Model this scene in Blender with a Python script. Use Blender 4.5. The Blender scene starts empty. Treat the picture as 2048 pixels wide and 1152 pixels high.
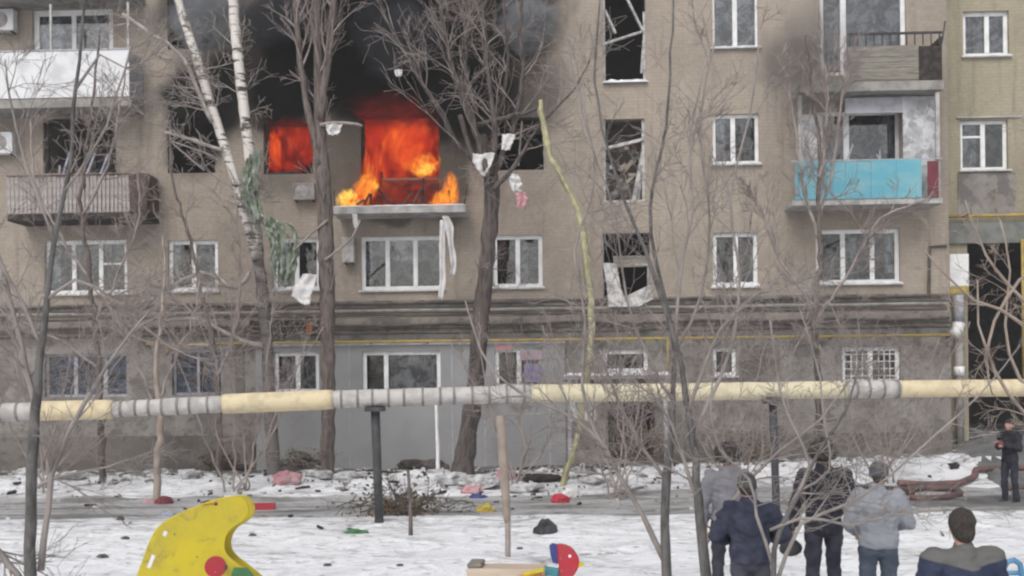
import bpy, bmesh, math, random
import numpy as np
from mathutils import Vector, Matrix, noise as mnoise

R = math.radians
scene = bpy.context.scene
COL = scene.collection
rnd = random.Random(11)

# ------------------------------------------------------------------ camera
FPX, CAMH, HORIZON, ROLL = 2196.0, 2.6, 760.0, R(-0.58)
cam_data = bpy.data.cameras.new('camera')
cam_data.sensor_width = 36.0
cam_data.lens = 36.0 * FPX / 2048.0
cam_data.shift_y = (HORIZON - 576.0) / 2048.0
cam_data.clip_end = 2000.0
cam = bpy.data.objects.new('camera', cam_data)
COL.objects.link(cam)
cam.matrix_world = Matrix.Translation((0, 0, CAMH)) @ Matrix.Rotation(R(90), 4, 'X') @ Matrix.Rotation(ROLL, 4, 'Z')
scene.camera = cam

# ------------------------------------------------------------------ sky, sun, exposure (overcast winter day)
world = bpy.data.worlds.new('World')
scene.world = world
world.use_nodes = True
wn = world.node_tree
for n in list(wn.nodes):
    wn.nodes.remove(n)
wo = wn.nodes.new('ShaderNodeOutputWorld')
wb = wn.nodes.new('ShaderNodeBackground')
ws = wn.nodes.new('ShaderNodeTexSky')
ws.sky_type = 'NISHITA'
ws.sun_disc = False
ws.sun_elevation = R(48)
ws.sun_rotation = R(200)
ws.dust_density = 4.0
ws.air_density = 1.0
wh = wn.nodes.new('ShaderNodeHueSaturation')
wh.inputs['Saturation'].default_value = 0.22
wn.links.new(ws.outputs[0], wh.inputs['Color'])
wn.links.new(wh.outputs[0], wb.inputs['Color'])
wb.inputs['Strength'].default_value = 0.13
wn.links.new(wb.outputs[0], wo.inputs[0])
sun_data = bpy.data.lights.new('sun', 'SUN')
sun_data.energy = 0.7
sun_data.angle = R(30)
sun_data.color = (1.0, 0.97, 0.93)
sun = bpy.data.objects.new('sun', sun_data)
COL.objects.link(sun)
# sun stands behind the camera and to its left, high: same bearing as the sky's
sd = Vector((-0.34, -0.94, 0)).normalized() * math.cos(R(48)) + Vector((0, 0, math.sin(R(48))))
sun.rotation_euler = sd.to_track_quat('Z', 'Y').to_euler()
scene.view_settings.view_transform = 'Standard'
scene.view_settings.look = 'None'
scene.view_settings.exposure = 0.3
scene.view_settings.gamma = 1.0
scene.view_settings.use_curve_mapping = False
scene.render.engine = 'CYCLES'
scene.cycles.filter_width = 2.3
scene.cycles.use_denoising = True
scene.cycles.max_bounces = 5
scene.cycles.diffuse_bounces = 3
scene.cycles.glossy_bounces = 2
scene.cycles.transparent_max_bounces = 12
scene.cycles.volume_bounces = 0
scene.cycles.volume_step_rate = 2.5
scene.cycles.volume_max_steps = 128

# ------------------------------------------------------------------ measuring helpers
cR, sR = math.cos(ROLL), math.sin(ROLL)
def ray(px, py):
    xc = (px - 1024.0) / FPX
    yc = (HORIZON - py) / FPX
    return xc * cR - yc * sR, xc * sR + yc * cR
def at(px, py, Y):
    x, z = ray(px, py)
    return Vector((x * Y, Y, CAMH + z * Y))
def sstep(a, b, x):
    t = min(1.0, max(0.0, (x - a) / (b - a)))
    return t * t * (3 - 2 * t)
YB, YAW = 31.4, R(-2.5)
cA, sA = math.cos(YAW), math.sin(YAW)
def fac(px, py, v=0.0):
    """picture position -> (u, z) on the facade plane moved v metres into the building"""
    dx, dz = ray(px, py)
    t = (v + YB * cA) / (cA - dx * sA)
    X = t * dx - v * (-sA)
    Yv = t - YB - v * cA
    return X * cA + Yv * sA, CAMH + dz * t
def b2w(u, v, z):
    return Vector((u * cA - v * sA, YB + u * sA + v * cA, z))

def ground_h(X, Y, fine=True):
    h = sstep(25.2, 28.5, Y) * (0.10 + 0.26 * sstep(-3, 11, X))
    h += 0.45 * sstep(11.0, 14.0, X) * sstep(25, 32, Y)
    road = sstep(20.6, 21.6, Y) * (1 - sstep(24.4, 25.4, Y))
    if fine:
        k = 1.0 - 0.75 * road
        h += k * 0.07 * mnoise.noise(Vector((X * 0.55, Y * 0.55, 3.1)))
        h += k * 0.05 * mnoise.noise(Vector((X * 1.7, Y * 1.7, 7.7)))
        bank = sstep(25.3, 27.0, Y) * (1 - sstep(30.2, 31.0, Y))
        h += bank * 0.16 * max(0.0, mnoise.noise(Vector((X * 1.1, Y * 1.4, 1.2))))
        h += bank * 0.08 * mnoise.noise(Vector((X * 3.1, Y * 3.1, 5.5)))
    h -= 0.03 * road
    return h

# ------------------------------------------------------------------ object helpers
def link(name, me, m=None, parent=None, loc=None):
    o = bpy.data.objects.new(name, me)
    COL.objects.link(o)
    if m is not None and me is not None and hasattr(me, 'materials') and len(me.materials) == 0:
        me.materials.append(m)
    if parent is not None:
        o.parent = parent
    if loc is not None:
        o.location = loc
    return o
def empty(name, loc=(0, 0, 0), rz=0.0):
    o = bpy.data.objects.new(name, None)
    COL.objects.link(o)
    o.location = loc
    o.rotation_euler = (0, 0, rz)
    o.empty_display_size = 0.2
    return o
def tag(o, label=None, cat=None, group=None, kind=None):
    if label: o['label'] = label
    if cat: o['category'] = cat
    if group: o['group'] = group
    if kind: o['kind'] = kind
    return o
def mesh_pydata(name, v, f, smooth=False):
    me = bpy.data.meshes.new(name)
    me.from_pydata([tuple(p) for p in v], [], f)
    me.update()
    if smooth:
        me.polygons.foreach_set('use_smooth', [True] * len(me.polygons))
    return me

class MB:
    """collects shapes into one mesh"""
    def __init__(s):
        s.v, s.f = [], []
    def box(s, x0, x1, y0, y1, z0, z1, M=None):
        b = len(s.v)
        for z in (z0, z1):
            for x, y in ((x0, y0), (x1, y0), (x1, y1), (x0, y1)):
                p = Vector((x, y, z))
                s.v.append(M @ p if M else p)
        for q in ((0, 3, 2, 1), (4, 5, 6, 7), (0, 1, 5, 4), (1, 2, 6, 5), (2, 3, 7, 6), (3, 0, 4, 7)):
            s.f.append(tuple(b + i for i in q))
        return s
    def tube(s, pts, rad, n=6, cap=True):
        pts = [Vector(p) for p in pts]
        if not hasattr(rad, '__len__'):
            rad = [rad] * len(pts)
        b = len(s.v)
        d0 = (pts[1] - pts[0]).normalized()
        ref = Vector((0, 0, 1)) if abs(d0.z) < 0.9 else Vector((1, 0, 0))
        a = d0.cross(ref).normalized()
        for i, p in enumerate(pts):
            if i == 0: d = pts[1] - pts[0]
            elif i == len(pts) - 1: d = pts[-1] - pts[-2]
            else: d = pts[i + 1] - pts[i - 1]
            d = d.normalized()
            a = (a - d * a.dot(d))
            if a.length < 1e-6:
                a = d.orthogonal()
            a.normalize()
            c = d.cross(a)
            for k in range(n):
                w = 2 * math.pi * k / n
                s.v.append(p + (a * math.cos(w) + c * math.sin(w)) * rad[i])
        for i in range(len(pts) - 1):
            for k in range(n):
                k2 = (k + 1) % n
                s.f.append((b + i * n + k, b + i * n + k2, b + (i + 1) * n + k2, b + (i + 1) * n + k))
        if cap:
            s.f.append(tuple(b + k for k in reversed(range(n))))
            e = b + (len(pts) - 1) * n
            s.f.append(tuple(e + k for k in range(n)))
        return s
    def bar(s, p0, p1, w, h=None):
        """square bar between two points"""
        p0, p1 = Vector(p0), Vector(p1)
        h = h or w
        d = p1 - p0
        L = d.length
        q = d.to_track_quat('Y', 'Z').to_matrix().to_4x4()
        M = Matrix.Translation(p0) @ q
        return s.box(-w / 2, w / 2, 0, L, -h / 2, h / 2, M)
    def prism(s, poly, y0, y1):
        """outline in x,z pushed from y0 to y1"""
        b, n = len(s.v), len(poly)
        for y in (y0, y1):
            for x, z in poly:
                s.v.append(Vector((x, y, z)))
        s.f.append(tuple(b + i for i in range(n)))
        s.f.append(tuple(b + n + i for i in reversed(range(n))))
        for i in range(n):
            j = (i + 1) % n
            s.f.append((b + i, b + n + i, b + n + j, b + j))
        return s
    def sheet(s, grid):
        """grid of points [row][col]"""
        b = len(s.v)
        nr, nc = len(grid), len(grid[0])
        for r in grid:
            s.v.extend(r)
        for i in range(nr - 1):
            for j in range(nc - 1):
                s.f.append((b + i * nc + j, b + i * nc + j + 1, b + (i + 1) * nc + j + 1, b + (i + 1) * nc + j))
        return s
    def build(s, name, m, parent=None, smooth=False, bevel=0.0, solid=0.0, loc=None):
        me = mesh_pydata(name, s.v, s.f, smooth)
        bm = bmesh.new()
        bm.from_mesh(me)
        bmesh.ops.recalc_face_normals(bm, faces=bm.faces)
        if solid:
            bmesh.ops.solidify(bm, geom=bm.faces[:], thickness=solid)
        if bevel:
            es = [e for e in bm.edges if len(e.link_faces) == 2 and e.calc_face_angle(0) > 0.6]
            bmesh.ops.bevel(bm, geom=es, offset=bevel, segments=1, affect='EDGES', clamp_overlap=True)
        bm.to_mesh(me)
        bm.free()
        return link(name, me, m, parent, loc)

# ------------------------------------------------------------------ materials
def nodes_of(name):
    m = bpy.data.materials.new(name)
    m.use_nodes = True
    nt = m.node_tree
    b = nt.nodes['Principled BSDF']
    return m, nt, b
def N(nt, typ, **kw):
    n = nt.nodes.new(typ)
    for k, v in kw.items():
        if k.startswith('i_'):
            n.inputs[k[2:].replace('_', ' ')].default_value = v
        else:
            setattr(n, k, v)
    return n
def mix_rgb(nt, fac_, a, b):
    n = nt.nodes.new('ShaderNodeMix')
    n.data_type = 'RGBA'
    for sock, val in ((0, fac_), (6, a), (7, b)):
        if hasattr(val, 'is_output') or hasattr(val, 'links'):
            nt.links.new(val, n.inputs[sock])
        else:
            n.inputs[sock].default_value = val if sock == 0 else (*val, 1)
    return n.outputs[2]
def math_n(nt, op, a, b=None, clamp=False):
    n = nt.nodes.new('ShaderNodeMath')
    n.operation = op
    n.use_clamp = clamp
    for i, val in enumerate((a, b)):
        if val is None: continue
        if hasattr(val, 'links'):
            nt.links.new(val, n.inputs[i])
        else:
            n.inputs[i].default_value = val
    return n.outputs[0]
def maprange(nt, val, a, b, c=0.0, d=1.0, smooth=True):
    n = nt.nodes.new('ShaderNodeMapRange')
    n.interpolation_type = 'SMOOTHSTEP' if smooth else 'LINEAR'
    nt.links.new(val, n.inputs['Value'])
    for k, x in (('From Min', a), ('From Max', b), ('To Min', c), ('To Max', d)):
        n.inputs[k].default_value = x
    return n.outputs['Result']
def objco(nt):
    return nt.nodes.new('ShaderNodeTexCoord').outputs['Object']
def noise_t(nt, vec, scale, detail=4.0, rough=0.55, dist=0.0):
    n = nt.nodes.new('ShaderNodeTexNoise')
    nt.links.new(vec, n.inputs['Vector'])
    n.inputs['Scale'].default_value = scale
    n.inputs['Detail'].default_value = detail
    n.inputs['Roughness'].default_value = rough
    n.inputs['Distortion'].default_value = dist
    return n.outputs['Fac']
def bump(nt, bsdf, h, strength=0.3, dist=0.02):
    n = nt.nodes.new('ShaderNodeBump')
    n.inputs['Strength'].default_value = strength
    n.inputs['Distance'].default_value = dist
    nt.links.new(h, n.inputs['Height'])
    nt.links.new(n.outputs[0], bsdf.inputs['Normal'])

def pm(name, c1, c2=None, scale=6.0, rough=0.75, bmp=0.15, metal=0.0, stretch=None):
    """colour c1 worn into c2 by a noise, with fine relief"""
    m, nt, b = nodes_of(name)
    c2 = c2 or tuple(x * 0.72 for x in c1)
    co = objco(nt)
    if stretch:
        mp = N(nt, 'ShaderNodeMapping')
        mp.inputs['Scale'].default_value = stretch
        nt.links.new(co, mp.inputs['Vector'])
        co = mp.outputs[0]
    f = noise_t(nt, co, scale, 3)
    f2 = maprange(nt, f, 0.38, 0.68)
    nt.links.new(mix_rgb(nt, f2, c1, c2), b.inputs['Base Color'])
    b.inputs['Roughness'].default_value = rough
    b.inputs['Metallic'].default_value = metal
    b.inputs['Specular IOR Level'].default_value = 0.3
    if bmp:
        bump(nt, b, noise_t(nt, co, scale * 6, 1), bmp, 0.01)
    return m

def soot_mask(nt, co, spots, jitter=1.5):
    """black fire stains with ragged borders: spots = (u, z, ru, rz, strength) in metres on the wall"""
    nz = N(nt, 'ShaderNodeTexNoise')
    nt.links.new(co, nz.inputs['Vector'])
    nz.inputs['Scale'].default_value = 0.7
    nz.inputs['Detail'].default_value = 3
    v = N(nt, 'ShaderNodeVectorMath', operation='SUBTRACT')
    nt.links.new(nz.outputs['Color'], v.inputs[0])
    v.inputs[1].default_value = (0.5, 0.5, 0.5)
    v2 = N(nt, 'ShaderNodeVectorMath', operation='SCALE')
    nt.links.new(v.outputs[0], v2.inputs[0])
    v2.inputs['Scale'].default_value = jitter
    v3 = N(nt, 'ShaderNodeVectorMath', operation='ADD')
    nt.links.new(co, v3.inputs[0]); nt.links.new(v2.outputs[0], v3.inputs[1])
    total = None
    for u, z, ru, rz, st in spots:
        a = N(nt, 'ShaderNodeVectorMath', operation='SUBTRACT')
        nt.links.new(v3.outputs[0], a.inputs[0]); a.inputs[1].default_value = (u, 0, z)
        c = N(nt, 'ShaderNodeVectorMath', operation='MULTIPLY')
        nt.links.new(a.outputs[0], c.inputs[0]); c.inputs[1].default_value = (1 / ru, 0, 1 / rz)
        l = N(nt, 'ShaderNodeVectorMath', operation='LENGTH')
        nt.links.new(c.outputs[0], l.inputs[0])
        r = maprange(nt, l.outputs['Value'], 1.3, 0.65, 0.0, st)
        total = r if total is None else math_n(nt, 'MAXIMUM', total, r)
    return total
def px_spots(lst):
    out = []
    for px, py, rx, ry, st in lst:
        u, z = fac(px, py)
        out.append((u, z, rx / 70.0, ry / 70.0, st))
    return out
SOOT = px_spots([(700, 90, 250, 150, 1.0), (388, 230, 62, 125, 1.0), (575, 190, 80, 75, 1.0), (800, 200, 150, 80, 1.0),
                 (400, 20, 105, 80, 0.85), (1030, 40, 95, 95, 0.93), (930, 170, 120, 150, 0.95), (1045, 190, 85, 110, 0.62), (445, 180, 62, 95, 0.96), (515, 130, 75, 140, 0.85), (540, 230, 60, 40, 0.8),
                 (690, 320, 60, 95, 0.62), (905, 330, 40, 90, 0.7), (1600, 120, 75, 55, 0.38), (570, 330, 70, 60, 0.35), (800, 410, 130, 30, 0.6),
                 (1250, 40, 60, 80, 0.15)])

def brick_wall(name, ca, cb, mortar, soot=True, rows=True):
    m, nt, b = nodes_of(name)
    co = objco(nt)
    sp = N(nt, 'ShaderNodeSeparateXYZ'); nt.links.new(co, sp.inputs[0])
    cm = N(nt, 'ShaderNodeCombineXYZ')
    nt.links.new(sp.outputs[0], cm.inputs[0]); nt.links.new(sp.outputs[2], cm.inputs[1])
    br = N(nt, 'ShaderNodeTexBrick')
    nt.links.new(cm.outputs[0], br.inputs['Vector'])
    br.inputs['Scale'].default_value = 1.0
    br.inputs['Brick Width'].default_value = 0.262
    br.inputs['Row Height'].default_value = 0.10
    br.inputs['Mortar Size'].default_value = 0.011
    br.inputs['Mortar Smooth'].default_value = 0.3
    br.inputs['Bias'].default_value = -0.1
    for k, c in (('Color1', ca), ('Color2', cb), ('Mortar', mortar)):
        br.inputs[k].default_value = (*c, 1)
    col = br.outputs['Color']
    n1 = maprange(nt, noise_t(nt, co, 0.45, 4, 0.6), 0.36, 0.7)
    col = mix_rgb(nt, math_n(nt, 'MULTIPLY', n1, 0.6), col, tuple(x * 0.62 for x in cb))
    n4 = maprange(nt, noise_t(nt, co, 1.7, 4, 0.65, 0.8), 0.54, 0.68)
    col = mix_rgb(nt, math_n(nt, 'MULTIPLY', n4, 0.35), col, (ca[0] * 1.12, ca[1] * 1.14, ca[2] * 1.2))
    n5 = maprange(nt, noise_t(nt, co, 2.9, 4, 0.7, 0.5), 0.58, 0.70)
    col = mix_rgb(nt, math_n(nt, 'MULTIPLY', n5, 0.35), col, tuple(x * 0.55 for x in cb))
    # rain streaks running down the wall
    mp = N(nt, 'ShaderNodeMapping'); mp.inputs['Scale'].default_value = (2.2, 1, 0.16)
    nt.links.new(co, mp.inputs['Vector'])
    n2 = maprange(nt, noise_t(nt, mp.outputs[0], 1.6, 3, 0.6), 0.52, 0.78)
    col = mix_rgb(nt, math_n(nt, 'MULTIPLY', n2, 0.55), col, tuple(x * 0.5 for x in cb))
    n3 = maprange(nt, noise_t(nt, co, 9.0, 2, 0.7), 0.35, 0.75)
    col = mix_rgb(nt, math_n(nt, 'MULTIPLY', n3, 0.28), col, tuple(min(1, x * 1.25) for x in ca))
    if soot:
        col = mix_rgb(nt, soot_mask(nt, co, SOOT), col, (0.012, 0.011, 0.011))
    nt.links.new(col, b.inputs['Base Color'])
    b.inputs['Roughness'].default_value = 0.9
    b.inputs['Specular IOR Level'].default_value = 0.15
    bump(nt, b, br.outputs['Fac'], -0.35, 0.012)
    return m

def mottled(name, base, dark, light, sc=2.2, rough=0.9):
    """rough stone and patched plaster"""
    m, nt, b = nodes_of(name)
    co = objco(nt)
    vo = N(nt, 'ShaderNodeTexVoronoi', feature='F1')
    nz = N(nt, 'ShaderNodeTexNoise'); nt.links.new(co, nz.inputs['Vector']); nz.inputs['Scale'].default_value = 3; nz.inputs['Detail'].default_value = 1
    v2 = N(nt, 'ShaderNodeVectorMath', operation='SCALE'); nt.links.new(nz.outputs['Color'], v2.inputs[0]); v2.inputs['Scale'].default_value = 0.35
    v3 = N(nt, 'ShaderNodeVectorMath', operation='ADD'); nt.links.new(co, v3.inputs[0]); nt.links.new(v2.outputs[0], v3.inputs[1])
    nt.links.new(v3.outputs[0], vo.inputs['Vector']); vo.inputs['Scale'].default_value = sc
    bw = N(nt, 'ShaderNodeRGBToBW'); nt.links.new(vo.outputs['Color'], bw.inputs[0])
    col = mix_rgb(nt, maprange(nt, bw.outputs[0], 0.25, 0.8), base, dark)
    f = maprange(nt, noise_t(nt, co, 1.3, 4, 0.65), 0.42, 0.68)
    col = mix_rgb(nt, math_n(nt, 'MULTIPLY', f, 0.7), col, light)
    f = maprange(nt, noise_t(nt, co, 5.5, 3, 0.7), 0.52, 0.72)
    col = mix_rgb(nt, math_n(nt, 'MULTIPLY', f, 0.6), col, tuple(x * 0.55 for x in dark))
    nt.links.new(col, b.inputs['Base Color'])
    b.inputs['Roughness'].default_value = rough
    b.inputs['Specular IOR Level'].default_value = 0.15
    bump(nt, b, noise_t(nt, co, 9, 3), 0.6, 0.03)
    return m

def snow_mat(name, dirt=0.5, road=False):
    m, nt, b = nodes_of(name)
    co = objco(nt)
    n1 = noise_t(nt, co, 0.5, 4, 0.62, 0.6)
    n2 = noise_t(nt, co, 3.2, 3, 0.65)
    mp = N(nt, 'ShaderNodeMapping'); mp.inputs['Scale'].default_value = (0.35, 2.2, 1)
    nt.links.new(co, mp.inputs['Vector'])
    n3 = noise_t(nt, mp.outputs[0], 1.1, 3, 0.6)
    white, grey, earth = (0.80, 0.81, 0.84), (0.42, 0.42, 0.43), (0.15, 0.13, 0.115)
    if road:
        white, grey, earth = (0.44, 0.44, 0.445), (0.20, 0.196, 0.193), (0.10, 0.095, 0.09)
        s = math_n(nt, 'ADD', math_n(nt, 'MULTIPLY', n3, 0.75), math_n(nt, 'MULTIPLY', n1, 0.45))
        col = mix_rgb(nt, maprange(nt, s, 0.48, 0.66), grey, white)
        col = mix_rgb(nt, maprange(nt, n2, 0.55, 0.72), col, earth)
    else:
        s = math_n(nt, 'ADD', math_n(nt, 'MULTIPLY', n1, 0.6), math_n(nt, 'MULTIPLY', n3, 0.4))
        col = mix_rgb(nt, maprange(nt, s, 0.52, 0.72), white, grey)
        k = math_n(nt, 'ADD', math_n(nt, 'MULTIPLY', n1, 0.45), math_n(nt, 'MULTIPLY', n2, 0.55))
        col = mix_rgb(nt, maprange(nt, k, 0.60 - 0.03 * dirt, 0.67), col, earth)
        # the strip along the house is dirtier: rubble, soot and trodden earth
        sp = N(nt, 'ShaderNodeSeparateXYZ'); nt.links.new(co, sp.inputs[0])
        # trodden: small grey prints and drag marks
        side = maprange(nt, math_n(nt, 'ABSOLUTE', math_n(nt, 'SUBTRACT', sp.outputs[1], 23.0)), 5.2, 1.6)
        tr = maprange(nt, noise_t(nt, co, 2.1, 4, 0.72, 0.4), 0.50, 0.66)
        col = mix_rgb(nt, math_n(nt, 'MULTIPLY', tr, math_n(nt, 'ADD', math_n(nt, 'MULTIPLY', side, 0.4), 0.42)), col, (0.34, 0.335, 0.335))
        fp = maprange(nt, noise_t(nt, co, 5.5, 3, 0.5, 0.2), 0.64, 0.70)
        col = mix_rgb(nt, math_n(nt, 'MULTIPLY', fp, 0.6), col, (0.30, 0.295, 0.29))
        mp2 = N(nt, 'ShaderNodeMapping'); mp2.inputs['Scale'].default_value = (0.5, 1.7, 1); mp2.inputs['Rotation'].default_value = (0, 0, 0.25)
        nt.links.new(co, mp2.inputs['Vector'])
        st = maprange(nt, noise_t(nt, mp2.outputs[0], 1.7, 4, 0.7, 0.7), 0.49, 0.64)
        # slush thrown to both sides of the road
        col = mix_rgb(nt, math_n(nt, 'MULTIPLY', st, math_n(nt, 'ADD', math_n(nt, 'MULTIPLY', side, 0.65), 0.08)), col, (0.22, 0.21, 0.205))
        near = maprange(nt, sp.outputs[1], 28.2, 30.6)
        f = maprange(nt, math_n(nt, 'ADD', n2, math_n(nt, 'MULTIPLY', near, 0.17)), 0.54, 0.66)
        col = mix_rgb(nt, math_n(nt, 'MULTIPLY', f, near), col, (0.10, 0.09, 0.085))
    nt.links.new(col, b.inputs['Base Color'])
    b.inputs['Roughness'].default_value = 0.75 if not road else 0.5
    b.inputs['Specular IOR Level'].default_value = 0.25
    # hollows trodden by many feet
    vo = N(nt, 'ShaderNodeTexVoronoi', feature='F1', voronoi_dimensions='2D'); nt.links.new(co, vo.inputs['Vector'])
    vo.inputs['Scale'].default_value = 2.6; vo.inputs['Randomness'].default_value = 1.0
    foot = math_n(nt, 'MULTIPLY', maprange(nt, vo.outputs['Distance'], 0.12, 0.32), 2.2)
    foot = math_n(nt, 'MULTIPLY', foot, maprange(nt, noise_t(nt, co, 0.7, 1), 0.40, 0.56))
    bump(nt, b, math_n(nt, 'ADD', foot, math_n(nt, 'MULTIPLY', noise_t(nt, co, 6, 3, 0.65), 1.6)), 0.42, 0.06)
    return m

def glass_mat(name, tint=(0.55, 0.58, 0.6), gloss=0.16):
    m, nt, b = nodes_of(name)
    out = nt.nodes['Material Output']
    nt.nodes.remove(b)
    t = N(nt, 'ShaderNodeBsdfTransparent')
    gc = nt.nodes.new('ShaderNodeTexCoord').outputs['Object']
    d1 = maprange(nt, noise_t(nt, gc, 3.2, 6, 0.7, 0.8), 0.42, 0.62)  # tint blotches imitate the mottled reflection of trees in the panes
    nt.links.new(mix_rgb(nt, d1, tint, tuple(x * 0.62 for x in tint)), t.inputs[0])
    g = N(nt, 'ShaderNodeBsdfGlossy'); g.inputs['Roughness'].default_value = 0.04
    co = objco(nt)
    bp = N(nt, 'ShaderNodeBump'); bp.inputs['Strength'].default_value = 0.08; bp.inputs['Distance'].default_value = 0.05
    nt.links.new(noise_t(nt, co, 1.6, 2), bp.inputs['Height']); nt.links.new(bp.outputs[0], g.inputs['Normal'])
    fr = N(nt, 'ShaderNodeFresnel'); fr.inputs['IOR'].default_value = 1.5
    f = math_n(nt, 'ADD', math_n(nt, 'MULTIPLY', fr.outputs[0], 0.8), gloss * 0.6, True)
    mx = N(nt, 'ShaderNodeMixShader')
    nt.links.new(f, mx.inputs[0]); nt.links.new(t.outputs[0], mx.inputs[1]); nt.links.new(g.outputs[0], mx.inputs[2])
    nt.links.new(mx.outputs[0], out.inputs[0])
    return m

def birch_mat(name):
    m, nt, b = nodes_of(name)
    co = objco(nt)
    mp = N(nt, 'ShaderNodeMapping'); mp.inputs['Scale'].default_value = (1.2, 1.2, 7.0)
    nt.links.new(co, mp.inputs['Vector'])
    f = maprange(nt, noise_t(nt, mp.outputs[0], 1.0, 5, 0.7), 0.52, 0.6)
    sp = N(nt, 'ShaderNodeSeparateXYZ'); nt.links.new(co, sp.inputs[0])
    low = maprange(nt, math_n(nt, 'ADD', sp.outputs[2], math_n(nt, 'MULTIPLY', noise_t(nt, co, 2.5, 4), 3.0)), 9.0, 6.6)
    col = mix_rgb(nt, f, (0.66, 0.62, 0.58), (0.05, 0.045, 0.042))
    # old bark low on the trunk is dark and furrowed
    col = mix_rgb(nt, math_n(nt, 'MULTIPLY', low, 0.9), col, (0.085, 0.072, 0.066))
    nt.links.new(col, b.inputs['Base Color'])
    b.inputs['Roughness'].default_value = 0.8
    bump(nt, b, f, 0.3, 0.02)
    return m

def fire_mat(name, lo=0.38, hi=0.72, scale=1.1, dens=5.0, power=1.0, ell=True, ramp=None, stretch=1.0):
    m, nt, b = nodes_of(name)
    out = nt.nodes['Material Output']
    nt.nodes.remove(b)
    co = objco(nt)
    oi = N(nt, 'ShaderNodeObjectInfo')
    sh = N(nt, 'ShaderNodeVectorMath', operation='MULTIPLY_ADD'); nt.links.new(co, sh.inputs[0]); sh.inputs[1].default_value = (1, 1, stretch)
    rr = N(nt, 'ShaderNodeCombineXYZ'); r9 = math_n(nt, 'MULTIPLY', oi.outputs['Random'], 40.0); nt.links.new(r9, rr.inputs[0]); nt.links.new(r9, rr.inputs[2])
    nt.links.new(rr.outputs[0], sh.inputs[2])
    n1 = N(nt, 'ShaderNodeTexNoise'); nt.links.new(sh.outputs[0], n1.inputs['Vector'])
    n1.inputs['Scale'].default_value = scale; n1.inputs['Detail'].default_value = 6; n1.inputs['Distortion'].default_value = 1.4
    f = maprange(nt, n1.outputs['Fac'], lo, hi)
    ln = N(nt, 'ShaderNodeVectorMath', operation='LENGTH'); nt.links.new(co, ln.inputs[0])
    l2 = math_n(nt, 'ADD', ln.outputs['Value'], math_n(nt, 'MULTIPLY', math_n(nt, 'SUBTRACT', 0.5, n1.outputs['Fac']), 2.2))
    edge = maprange(nt, l2, 0.98, 0.45)
    if ell:
        f = math_n(nt, 'MULTIPLY', f, math_n(nt, 'ADD', math_n(nt, 'MULTIPLY', edge, 0.75), 0.25))
    rp = N(nt, 'ShaderNodeValToRGB')
    nt.links.new(f, rp.inputs[0])
    stops = ramp or [(0.0, (0.10, 0.006, 0.004)), (0.3, (0.42, 0.022, 0.008)), (0.6, (0.92, 0.085, 0.012)), (0.85, (1.0, 0.24, 0.02)), (1.0, (1.0, 0.55, 0.05))]
    e = rp.color_ramp.elements
    while len(e) < len(stops): e.new(0.5)
    for i, (p, c) in enumerate(stops):
        e[i].position = p; e[i].color = (*c, 1)
    d = math_n(nt, 'MULTIPLY', edge, dens) if ell else None
    em = N(nt, 'ShaderNodeEmission'); nt.links.new(rp.outputs[0], em.inputs[0])
    ab = N(nt, 'ShaderNodeVolumeAbsorption'); ab.inputs['Color'].default_value = (0, 0, 0, 1)
    if d is not None:
        nt.links.new(math_n(nt, 'MULTIPLY', d, power), em.inputs[1]); nt.links.new(d, ab.inputs['Density'])
    else:
        em.inputs[1].default_value = dens * power; ab.inputs['Density'].default_value = dens
    ad = N(nt, 'ShaderNodeAddShader')
    nt.links.new(em.outputs[0], ad.inputs[0]); nt.links.new(ab.outputs[0], ad.inputs[1])
    nt.links.new(ad.outputs[0], out.inputs['Volume'])
    return m

def smoke_mat(name, color, dens, scale=1.3, thresh=(0.42, 0.62)):
    m, nt, b = nodes_of(name)
    out = nt.nodes['Material Output']
    nt.nodes.remove(b)
    co = objco(nt)
    nz = N(nt, 'ShaderNodeTexNoise'); nt.links.new(co, nz.inputs['Vector'])
    nz.inputs['Scale'].default_value = scale; nz.inputs['Detail'].default_value = 4; nz.inputs['Distortion'].default_value = 0.5
    ln = N(nt, 'ShaderNodeVectorMath', operation='LENGTH'); nt.links.new(co, ln.inputs[0])
    f = math_n(nt, 'ADD', math_n(nt, 'SUBTRACT', 0.95, ln.outputs['Value']), math_n(nt, 'MULTIPLY', math_n(nt, 'SUBTRACT', nz.outputs['Fac'], 0.5), 2.2))
    d = math_n(nt, 'MULTIPLY', maprange(nt, f, 0.0, 0.6), dens)
    # nothing reaches the hull of the cloud
    d = math_n(nt, 'MULTIPLY', d, maprange(nt, ln.outputs['Value'], 0.99, 0.75))
    pv = N(nt, 'ShaderNodeVolumePrincipled')
    pv.inputs['Color'].default_value = (*color, 1)
    nt.links.new(d, pv.inputs['Density'])
    nt.links.new(pv.outputs[0], out.inputs['Volume'])
    return m

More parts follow.
